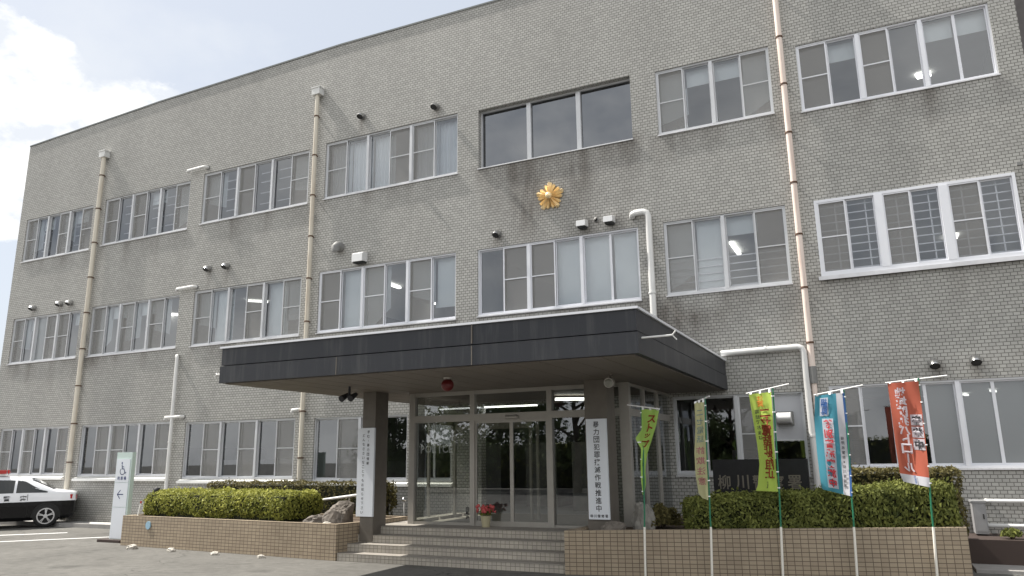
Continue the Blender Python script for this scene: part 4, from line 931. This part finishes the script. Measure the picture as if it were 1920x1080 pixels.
x3_ = fx(1487, 330).x
t = downpipe('rust-stained pinkish downpipe between the two right-hand window columns', [(x3_, PYW, 13.5), (x3_, PYW, fx(1524, 690).z)], .062, 'rust', 1.05)
m_ = MB(); m_.tube([(x3_, PYW, fx(1524, 690).z+.03), (x3_, PYW, fx(1525, 690).z-.30)], .075, 14); m_.build('sleeve', 'hoodg', t); m_ = MB(); m_.tube([(x3_, PYW, fx(1524, 690).z-.3), (x3_, PYW, .3)], .05, 12); m_.build('pipe', 'rust', t)
a = fx(327, 667); b = fx(313, 925); xm = (fx(322, 790).x)
downpipe('slim pale pipe at the lower left, between second and third window', [(xm-.14, YF-.01, a.z), (xm, PYW, a.z), (xm, PYW, .3)], .05, 'pipew', 3.0, brk='pipew')
a = fx(1183, 401, YF-.10); b = fx(1213, 398, YF-.10)
downpipe('white elbow pipe beside the rightmost window above the canopy', [(a.x, YF-.01, a.z-.05), (a.x, YF-.12, a.z), (b.x+.03, YF-.12, a.z), (b.x+.03, YF-.12, CT+.05)], .07, 'pipew', 9.0, brk='pipew')
a, b = fx(1335, 664, YF-.13), fx(1506, 653, YF-.13)
downpipe('white pipe that runs level from the canopy, then down beside the rusty downpipe', [(CX1-.05, YF-.13, a.z), (b.x, YF-.13, a.z+.03), (b.x+.02, YF-.13, .7)], .06, 'pipew', 2.2, brk='pipew')
for (x0_, y0_), (x1__, y1_), lab in (((353,320),(384,315),'horizontal elbow stub above the third window of the top floor'), ((332,542),(362,539),'horizontal elbow stub above the third window of the middle floor'), ((310,783),(338,780),'horizontal elbow stub crossing the slim pale pipe above the ground floor windows'), ((548,769),(560,767),'short elbow stub above the ground floor windows beside the tall downpipe')):
    a, b = fx(x0_, y0_, YF-.13), fx(x1__, y1_, YF-.13); t = thing('pipe_stub', lab, 'pipe stub', b); m_ = MB(); m_.tube([(a.x, YF-.13, a.z-.06), (a.x, YF-.13, a.z), (b.x-.05, YF-.13, a.z+.01), (b.x, YF-.10, a.z+.01), (b.x, YF-.003, a.z+.01)], [.05, .045, .04, .045, .05], 10); m_.build('pipe', 'pipew', t)
    m_ = MB(); m_.tube([(b.x, YF-.02, a.z+.01), (b.x, YF-.002, a.z+.01)], .075, 12); m_.build('flange', 'hoodg', t)
VL = ['round steel vent cap above the left part of the curtained top window', 'round steel vent cap above the right part of the curtained top window', 'left of a pair of round vent caps over the third middle-floor window', 'right of a pair of round vent caps over the third middle-floor window',
      'round steel vent cap alone above the leftmost middle-floor window', 'round vent cap above the leftmost middle-floor window, first of a close pair', 'round vent cap above the leftmost middle-floor window, next to the tall downpipe', 'round steel vent cap over the window directly above the canopy', 'round steel vent cap above the ground-floor window behind the red banner', 'round steel vent cap farthest right above the ground floor windows']
def vent(label, p, r=.085):
    c = at(p[0], p[1], YF-.06); t = thing('vent_cap', label, 'vent', (c.x, YF, c.z), 'round vent caps on the facade')
    m_ = MB(); m_.tube([(c.x, YF-.002, c.z), (c.x, YF-.02, c.z)], r*1.15, 16); m_.build('flange', 'hoodg', t)
    m_ = MB(); P_ = [(c.x, YF-.01, c.z), (c.x, YF-.07, c.z+.005), (c.x, YF-.12, c.z-.02), (c.x, YF-.15, c.z-.065)]
    m_.tube(P_, [r, r, r*1.02, r*1.04], 16, cap=False); m_.build('hood', 'steel', t)
    m_ = MB(); m_.tube([(c.x, YF-.128, c.z-.032), (c.x, YF-.147, c.z-.062)], r*.93, 14); m_.build('opening', 'steeld', t); return t
for p, l in zip(vent_px, VL): vent(l, p)
def box_hood(label, p, w, h, d=.24, m='hood'):
    c = at(p[0], p[1], YF-d); t = thing('exhaust_hood', label, 'vent hood', (c.x, YF, c.z), 'box exhaust hoods on the facade'); x0, x1 = c.x-w/2, c.x+w/2; za, zb = c.z-h/2, c.z+h/2
    m_ = MB(); prof = [(YF-.003, zb+.02), (YF-d*.75, zb), (YF-d, zb-h*.16), (YF-d, za), (YF-d+.02, za), (YF-.003, za+.02)]
    for (a, b) in zip(prof[:-1], prof[1:]): m_.face([(x0, a[0], a[1]), (x1, a[0], a[1]), (x1, b[0], b[1]), (x0, b[0], b[1])])
    m_.face([(x0, q[0], q[1]) for q in prof]); m_.face([(x1, q[0], q[1]) for q in prof[::-1]]); m_.build('hood', m, t)
    m_ = MB(); m_.box(x0+.02, x1-.02, YF-d+.04, YF-.02, za-.03, za+.01); m_.build('opening', 'steeld', t); return t
box_hood('white box exhaust hood above the second window left of the canopy window', (669, 481), .34, .25)
box_hood('white box exhaust hood below the gold emblem, left one of two', (1088, 417), .22, .15); box_hood('white box exhaust hood beside the white elbow pipe, right one of two', (1139, 409), .22, .15)
c = at(634, 464, YF-.1); t = thing('exhaust_hood', 'grey rounded exhaust hood beside the white box hood and the downpipe', 'vent hood', (c.x, YF, c.z), 'box exhaust hoods on the facade')
m_ = MB(); m_.tube([(c.x, YF-.003, c.z+.02), (c.x, YF-.14, c.z+.02), (c.x, YF-.22, c.z-.03), (c.x, YF-.20, c.z-.13)], [.14, .14, .12, .11], 14); m_.build('hood', 'hoodg', t)
c = at(1118, 412, YF-.02); m_ = MB(); m_.tube([(c.x, YF-.003, c.z), (c.x, YF-.05, c.z), (c.x, YF-.05, c.z), (c.x, YF-.02, c.z)], [.06, .06, .042, .038], 14); m_.build('pipe_end', 'hoodg', label='open pipe end in the wall between the two white box hoods', cat='pipe end')
# exhaust fan hood on the panel right of the stone sign
c = at(1469, 783, YF-.25); t = thing('exhaust_fan', 'metal exhaust fan hood on the white panel left of the level white pipe', 'exhaust fan', (c.x, YF, c.z))
m_ = MB(); x0, x1, h = c.x-.13, c.x+.13, .21; prof = [(YF-.01, c.z+h*.55)]+[(YF-.10-.16*math.sin(q), c.z+h*.5*math.cos(q)) for q in np.linspace(0, 2.5, 9)]+[(YF-.01, c.z-h*.5)]
for a, b in zip(prof[:-1], prof[1:]): m_.face([(x0, a[0], a[1]), (x1, a[0], a[1]), (x1, b[0], b[1]), (x0, b[0], b[1])], True)
m_.face([(x0, *q) for q in prof]); m_.face([(x1, *q) for q in prof[::-1]]); m_.build('hood', 'hood', t)
m_ = MB(); m_.box(x0-.03, x1+.03, YF-.012, YF+.10, c.z-h*.62, c.z+h*.62); m_.build('frame', 'hoodg', t)
c = at(1911, 309, YF-.1); t = thing('camera_bracket', 'tiny camera on the wall at the right end, above the barred window', 'camera', c); m_ = MB(); m_.bar((c.x-.05, YF-.15, c.z), (c.x+.05, YF-.15, c.z), .07, .06); m_.build('body', 'hoodg', t); m_ = MB(); m_.tube([(c.x, YF-.12, c.z), (c.x, YF-.003, c.z+.02)], .015, 6); m_.build('arm', 'white', t)

# ---- gold emblem: pentagon of ribs round a boss
c = at(1032, 369, YF); t = thing('emblem', 'gold star-shaped police emblem on the tiled wall above the canopy', 'emblem', (c.x, YF, c.z))
RR = .36
def pol(a, r, h): return (c.x+r*math.sin(a), YF-h, c.z+r*math.cos(a))
MT['goldd'] = mat('dark_gold', (0.26, 0.155, 0.05), 0.5, 0.4)
m_ = MB(); out = []
for i in range(5):
    for k_, r_ in ((0, 1.0), (.07, .84), (.16, .72), (.24, .84), (.30, .88), (.38, .80), (.5, .70), (.62, .82), (.70, .88), (.76, .84), (.84, .72), (.93, .84)): out.append((2*math.pi*(i+k_)/5, RR*r_))
for i in range(len(out)):
    a, b = out[i], out[(i+1) % len(out)]
    m_.face([pol(a[0], a[1], .025), pol(b[0], b[1], .025), pol(b[0], .02, .05)]); m_.face([pol(a[0], a[1], .003), pol(b[0], b[1], .003), pol(b[0], b[1], .025), pol(a[0], a[1], .025)])
m_.build('plate', 'goldd', t)
for i in range(5):
    for k_, r_, w_, h_ in ((0, 1.03, .062, .085), (.30, .90, .042, .06), (.70, .90, .042, .06)):
        a = 2*math.pi*(i+k_)/5; m_ = MB(); ro = RR*r_; ri = .075
        q = lambda r, s_, h: pol(a+s_/max(r, .05), r, h)
        A0, A1, B0, B1 = q(ri, -w_*.6, .03), q(ri, w_*.6, .03), q(ro*.93, -w_, .02), q(ro*.93, w_, .02); C0, C1 = q(ri, 0, .03+h_*1.3), q(ro*.92, 0, .03+h_); T = q(ro, 0, .02)
        m_.face([A0, C0, C1, B0]); m_.face([A1, B1, C1, C0]); m_.face([B0, C1, T]); m_.face([T, C1, B1]); m_.build('ray', 'gold', t)
m_ = MB(); bs = [[pol(2*math.pi*k/18, .085*math.cos(q), .12+.08*math.sin(q)) for k in range(18)] for q in np.linspace(-.3, 1.5, 7)]
m_.mesh([q for rw in bs for q in rw], [(j*18+k, j*18+(k+1) % 18, (j+1)*18+(k+1) % 18, (j+1)*18+k) for j in range(6) for k in range(18)], True); m_.build('boss', 'gold', t)

# ---- fittings under and on the canopy
c = at(839, 722, 10.6); t = thing('police_lamp', 'dark red globe lamp hanging under the canopy', 'lamp', c)
m_ = MB(); m_.tube([(c.x, c.y, CB-.016), (c.x, c.y, CB-.05), (c.x, c.y, c.z+.09)], [.07, .06, .04], 14); m_.build('mount', 'entr', t); m_ = MB(); m_.sphere(c, .105, 20, 14, -1.0); m_.build('globe', 'redg', t)
c = at(1143, 716, 11.6); t = thing('spot_lamp', 'round spot lamp hanging under the canopy near the right pillar', 'lamp', c)
m_ = MB(); m_.tube([(c.x, c.y+.06, CB-.016), (c.x, c.y+.06, c.z+.02)], .03, 10); m_.build('mount', 'pillar', t); m_ = MB(); m_.tube([c+Vector((0, .14, .02)), c+Vector((0, .05, 0)), c+Vector((0, -.06, -.02))], [.04, .075, .08], 16); m_.build('housing', 'entr', t)
m_ = MB(); m_.tube([c+Vector((0, -.061, -.02)), c+Vector((0, -.075, -.022))], [.07, .035], 16); m_.build('lens', 'lens', t)
c = at(655, 741, 11.0); t = thing('twin_lamp', 'pair of small dark spot lamps under the left part of the canopy', 'lamp', c)
m_ = MB(); m_.tube([(c.x, c.y, CB-.016), (c.x, c.y, c.z)], .022, 8); m_.bar((c.x-.10, c.y, c.z), (c.x+.10, c.y, c.z), .025, .025); m_.build('bracket', 'ink', t)
for s_ in (-1, 1): m_ = MB(); m_.tube([(c.x+s_*.09, c.y+.08, c.z+.02), (c.x+s_*.10, c.y-.10, c.z-.07)], [.035, .06], 12); m_.build('lamp_head', 'ink', t)
c = at(1197, 631, CF+.02); t = thing('rod_antenna', 'thin forked rod sticking out from the right corner of the canopy', 'rod', c)
e = Vector((CX1+.40, CF+.25, c.z+.02)); m_ = MB(); m_.tube([(CX1+.012, CF+.15, c.z), e], .014, 8); m_.tube([e, e+Vector((.05, 0, .06))], .010, 6); m_.tube([e, e+Vector((.05, .03, -.06))], .010, 6); m_.build('rod', 'pipew', t)
c = at(414, 702, CF+.1); t = thing('rod_antenna', 'thin forked rod sticking out from the left corner of the canopy', 'rod', c)
e = Vector((CX0-.2, CF+.1, c.z)); m_ = MB(); m_.tube([(CX0-.012, CF+.1, c.z), e], .014, 8); m_.tube([e, e+Vector((-.05, 0, -.04))], .010, 6); m_.tube([e, e+Vector((-.04, .03, .03))], .010, 6); m_.build('rod', 'pipew', t)

# ---- right edge: cabinet, rails, low plinth with plants
CY = 15.5; a = at(1822, 942, CY); b = at(1856, 1004, CY)
m_ = MB(); m_.box(1.1, 4.2, 14.85, YF-.003, 0, b.z-.01); m_.build('plinth', 'dkerb', label='low dark plinth at the foot of the wall on the far right', cat='plinth')
t = thing('utility_cabinet', 'grey metal utility cabinet against the wall, right of the clipped hedge', 'cabinet', (a.x, CY, b.z))
m_ = MB(); m_.box(a.x, b.x, CY, CY+.35, b.z+.02, a.z); m_.box(a.x-.02, b.x+.02, CY-.02, CY+.36, a.z, a.z+.03); m_.build('body', 'cab', t)
m_ = MB(); m_.box(a.x+.02, b.x-.02, CY-.010, CY-.001, b.z+.06, a.z-.03); m_.build('door', 'cab', t); m_ = MB(); m_.box(b.x-.06, b.x-.04, CY-.03, CY-.011, (a.z+b.z)/2, (a.z+b.z)/2+.08); m_.build('handle', 'steeld', t)
for y_, lab in ((939, 'upper white rail pipe right of the grey cabinet'), (985, 'lower white rail pipe right of the grey cabinet')):
    q = at(1850, y_, YF-.12); m_ = MB(); m_.tube([(q.x, YF-.003, q.z), (q.x, YF-.12, q.z), (q.x+.05, YF-.12, q.z), (4.0, YF-.12, q.z)], .035, 10); m_.build('rail_pipe', 'pipew', label=lab, cat='pipe')
p = at(1900, 1018, 15.1); shrub('few low green plants on the dark plinth at the far right', (p.x, p.y), .15, 260, 'leafd', 15, .8, b.z)

# ================================================================== PATROL CAR
cf = Vector((-.60, -.80, 0)); cs = Vector((-cf.y, cf.x, 0))       # forward, left side (towards the camera: -cs or cs)
if cs.dot(Vector((22, -14.5, 0))) < 0: side = -cs
else: side = cs
W2 = .88; rw = atz(83, 989, 0)
O = rw-side*(W2-.06)                                               # ground point under the rear axle
def cpt(x, y, z): q = O+cf*x+side*y; return (q.x, q.y, z)
car = thing('patrol_car', 'black and white police patrol car with red roof light bar, parked at the left edge', 'car', (O.x, O.y, 0))
# stations: x from tail to nose; rings from sill to roof centre (half widths, heights)
ST_ = [(-.96, .66, .38, .72, .88, .885, .89), (-.92, .78, .30, .74, .94, .95, .955), (-.78, .85, .25, .74, .965, .985, .99), (-.50, .88, .22, .74, .97, 1.00, 1.01), (-.22, .88, .22, .74, .97, 1.03, 1.05), (.55, .88, .20, .73, .965, 1.37, 1.40), (.95, .88, .20, .73, .96, 1.42, 1.45),
       (1.55, .88, .20, .72, .95, 1.44, 1.47), (2.05, .88, .20, .72, .94, 1.41, 1.44), (2.95, .88, .20, .72, .92, .97, 1.0), (3.4, .86, .22, .66, .86, .90, .92), (3.62, .78, .26, .58, .74, .77, .78), (3.72, .62, .34, .52, .62, .64, .65)]
ST_ = [(s_[0]*.74 if s_[0] < 0 else s_[0],)+s_[1:] for s_ in ST_]
def ring(s):
    x, w, z0, zs_, zb, zr, zc = s; gh = max(0, min(1, (zr-zb)/.45)); wr = w*(.93-.26*gh)
    return [(w*.90, z0), (w*.985, z0+.10), (w, zs_-.12), (w, zs_), (w*.985, (zs_+zb)/2), (w*.955, zb), (w*.955+(wr-w*.955)*.5, zb+(zr-zb)*.5), (wr, zr-.02*gh), (wr*.8, zr+(zc-zr)*.6), (0, zc)]
m_ = MB(); RG = [(s[0], ring(s)) for s in ST_]
for (xa, ra), (xb, rb) in zip(RG[:-1], RG[1:]):
    for k in range(9):
        m_.cur = 1 if k < 3 else 0
        for sg in (1, -1):
            q = [cpt(xa, sg*ra[k][0], ra[k][1]), cpt(xb, sg*rb[k][0], rb[k][1]), cpt(xb, sg*rb[k+1][0], rb[k+1][1]), cpt(xa, sg*ra[k+1][0], ra[k+1][1])]
            m_.face(q if sg == 1 else q[::-1], k > 4)
for (xx, rr_) in (RG[0], RG[-1]):
    m_.cur = 0
    for k in range(9): m_.cur = 1 if k < 3 else 0; m_.face([cpt(xx, rr_[k][0], rr_[k][1]), cpt(xx, rr_[k+1][0], rr_[k+1][1]), cpt(xx, -rr_[k+1][0], rr_[k+1][1]), cpt(xx, -rr_[k][0], rr_[k][1])])
body = m_.build('body', ['carw', 'cark'], car)
bmx = bmesh.new(); bmx.from_mesh(body.data); bmesh.ops.remove_doubles(bmx, verts=bmx.verts, dist=1e-4); bmesh.ops.recalc_face_normals(bmx, faces=bmx.faces); bmx.to_mesh(body.data); bmx.free()
def side_pt(x, f, sg, off=.006):      # f: 0 belt .. 1 roof edge on the glasshouse side
    xs_ = [s[0] for s in ST_]; i = max(0, min(len(xs_)-2, int(np.searchsorted(xs_, x))-1)); g = (x-xs_[i])/(xs_[i+1]-xs_[i]); ra, rb = RG[i][1], RG[i+1][1]
    w0 = ra[5][0]*(1-g)+rb[5][0]*g; z0 = ra[5][1]*(1-g)+rb[5][1]*g; w1 = ra[7][0]*(1-g)+rb[7][0]*g; z1 = ra[7][1]*(1-g)+rb[7][1]*g
    return cpt(x, sg*(w0+(w1-w0)*f+off), z0+(z1-z0)*f)
for sg in (1, -1):
    for xa, xb, ta, tb in ((.02, .80, .30, .86), (.86, 1.62, .86, .88), (1.70, 2.6, .88, .30)):
        m_ = MB(); n = 8
        for i in range(n):
            u0, u1 = xa+(xb-xa)*i/n, xa+(xb-xa)*(i+1)/n; f0, f1 = min(.86, ta+(tb-ta)*i/n*1.3) if ta < tb else ta+(tb-ta)*(i/n)**2, min(.88, ta+(tb-ta)*(i+1)/n*1.3) if ta < tb else ta+(tb-ta)*((i+1)/n)**2
            q = [side_pt(u0, .05, sg), side_pt(u1, .05, sg), side_pt(u1, f1, sg), side_pt(u0, f0, sg)]; m_.face(q if sg == 1 else q[::-1])
        m_.build('window', 'carg', car)
m_ = MB(); A, B = RG[4], RG[5]
m_.face([cpt(-.12, .62, 1.085), cpt(-.12, -.62, 1.085), cpt(.48, -.55, 1.385), cpt(.48, .55, 1.385)]); m_.build('rear_window', 'carg', car)
for sg in (1, -1):
    m_ = MB(); m_.bar(cpt(-.705, sg*.55, .83), cpt(-.58, sg*.845, .85), .05, .12); m_.build('tail_light', 'redl', car)
    for xw in (0.0, 2.78):
        yc = sg*(W2-.10); tt = MB(); a = np.linspace(0, 2*math.pi, 28, endpoint=False)
        prof = [(.20, .115), (.30, .115), (.325, .08), (.325, -.08), (.30, -.11)]
        rows = [[cpt(xw+r_*math.cos(q), yc+sg*d_, .325+r_*math.sin(q)) for q in a] for r_, d_ in prof]
        tt.mesh([q for rw_ in rows for q in rw_], [(j*28+k, j*28+(k+1) % 28, (j+1)*28+(k+1) % 28, (j+1)*28+k) for j in range(4) for k in range(28)], True); wh = tt.build('wheel', 'tyre', car)
        rm = MB(); rm.cur = 1; rm.face([cpt(xw+.225*math.cos(q), yc+sg*.085, .325+.225*math.sin(q)) for q in a]); rm.cur = 0
        for r0_, r1_, d_ in ((.195, .225, .125), (0.0, .055, .135)):
            for k in range(28):
                q0, q1 = a[k], a[(k+1) % 28]; rm.face([cpt(xw+r0_*math.cos(q0), yc+sg*d_, .325+r0_*math.sin(q0)), cpt(xw+r1_*math.cos(q0), yc+sg*d_, .325+r1_*math.sin(q0)), cpt(xw+r1_*math.cos(q1), yc+sg*d_, .325+r1_*math.sin(q1)), cpt(xw+r0_*math.cos(q1), yc+sg*d_, .325+r0_*math.sin(q1))])
        for k in range(5):
            for da in (-.11, .11):
                q = 2*math.pi*k/5+.3; rm.bar(cpt(xw+.03*math.cos(q), yc+sg*.12, .325+.03*math.sin(q)), cpt(xw+.205*math.cos(q+da), yc+sg*.115, .325+.205*math.sin(q+da)), .022, .02, up=tuple(side))
        rm.build('rim', ['rim', 'tyre'], wh)
        ar = MB(); a2 = np.linspace(-.15, math.pi+.15, 20)
        rows = [[cpt(xw+r_*math.cos(q), sg*(W2+.004), .33+r_*math.sin(q)) for q in a2] for r_ in (.30, .365)]
        ar.mesh([q for rw_ in rows for q in rw_], [(k, k+1, 20+k+1, 20+k) for k in range(19)]); ar.build('wheel_arch', 'tyre', car)
m_ = MB()
m_.bar(cpt(1.25, -.50, 1.50), cpt(1.25, .50, 1.50), .20, .06); bse = m_.build('light_bar', 'carw', car)
for sg in (1, -1): m_ = MB(); m_.bar(cpt(1.25, sg*.16, 1.575), cpt(1.25, sg*.56, 1.575), .26, .10); m_.build('lens', 'redl', bse)
m_ = MB(); m_.bar(cpt(.86, W2*.99, .74), cpt(1.02, W2*.99, .74), .008, .02); m_.bar(cpt(1.9, W2*.99, .74), cpt(2.06, W2*.99, .74), .008, .02); m_.build('door_handle', 'carw', car)
m_ = MB()
for xg in (.50, 1.58, 2.55): m_.bar(cpt(xg-.02, W2*1.0+.003, .34), cpt(xg, W2*.985+.004, .94), .004, .012, up=tuple(cf))
m_.build('door_gap', 'tyre', car)
m_ = MB()
def on_car(u, v): return cpt(u, W2*1.0+.004, v)
xx_ = [(.95, '察'), (1.27, '警'), (1.9, '県')]
for X_, ch in ((.60, '察'), (1.0, '警'), (1.75, '県')):
    vv_, ff_ = glyph(ch, .03); m_.mesh([cpt(X_-a*.17, W2+.008, .835+b*.15) for a, b in vv_], ff_)
m_.build('lettering', 'ink', car)

# ================================================================== TREES ACROSS THE FORECOURT (seen mirrored in the glass)
def tree(label, x, y, h, r, seed):
    rng = np.random.default_rng(seed); t = thing('tree', label, 'tree', (x, y, 0)); m_ = MB()
    m_.tube([(x, y, 0), (x+.1, y, h*.25), (x-.05, y+.1, h*.5), (x, y, h*.85)], [.22, .17, .12, .03], 10)
    for i in range(9):
        a = i*2.4; z0 = h*(.28+.05*i); m_.tube([(x, y, z0), (x+r*.5*math.cos(a), y+r*.5*math.sin(a), z0+h*.12), (x+r*.85*math.cos(a), y+r*.85*math.sin(a), z0+h*.2)], [.08, .05, .015], 6)
    m_.build('trunk', 'bark', t)
    Q = []; T = []
    for i in range(40):
        a = rng.uniform(0, 6.28); q = rng.uniform(.1, 1)**.6; z = h*rng.uniform(.16, .97); k = r*(1-.55*abs(z/h-.55)); c = np.array([x+k*q*math.cos(a), y+k*q*math.sin(a), z]); n = 170
        NN = rng.normal(0, 1, (n, 3)); NN /= np.linalg.norm(NN, axis=1, keepdims=True)
        Q.append(leaf_cloud(c+NN*rng.uniform(.3, 1, (n, 1))*r*.36*np.array([1, 1, .75]), NN, .16, rng)); T.append(np.clip(rng.beta(2, 3, n)+rng.uniform(-.1, .2), 0, 1))
    leaf_object('crown', np.concatenate(Q), np.concatenate(T), 'leaft', t)
for i, (x, y, h, r) in enumerate(((-14, -11, 8.0, 3.0), (-7.5, -13, 6.8, 2.6), (-20.5, -12, 8.5, 3.2), (-28, -9, 7.0, 3.0))):
    tree(['broad tree across the forecourt, mirrored in the entrance glass', 'lower tree across the forecourt, mirrored in the entrance doors', 'tallest tree across the forecourt, mirrored in the left windows', 'tree at the far left across the forecourt, mirrored in the ground floor windows'][i], x, y, h, r, 50+i)

hedge('tall dense hedge added unseen behind the camera to darken the reflection in the entrance glass', 9, -16.5, -36, -16.0, 0, 2.6, 1.4, 9000, 'leafd', .3, 71, size=.13, lump=.3)  # added out of view: blocks the bright band below the mirrored tree crowns
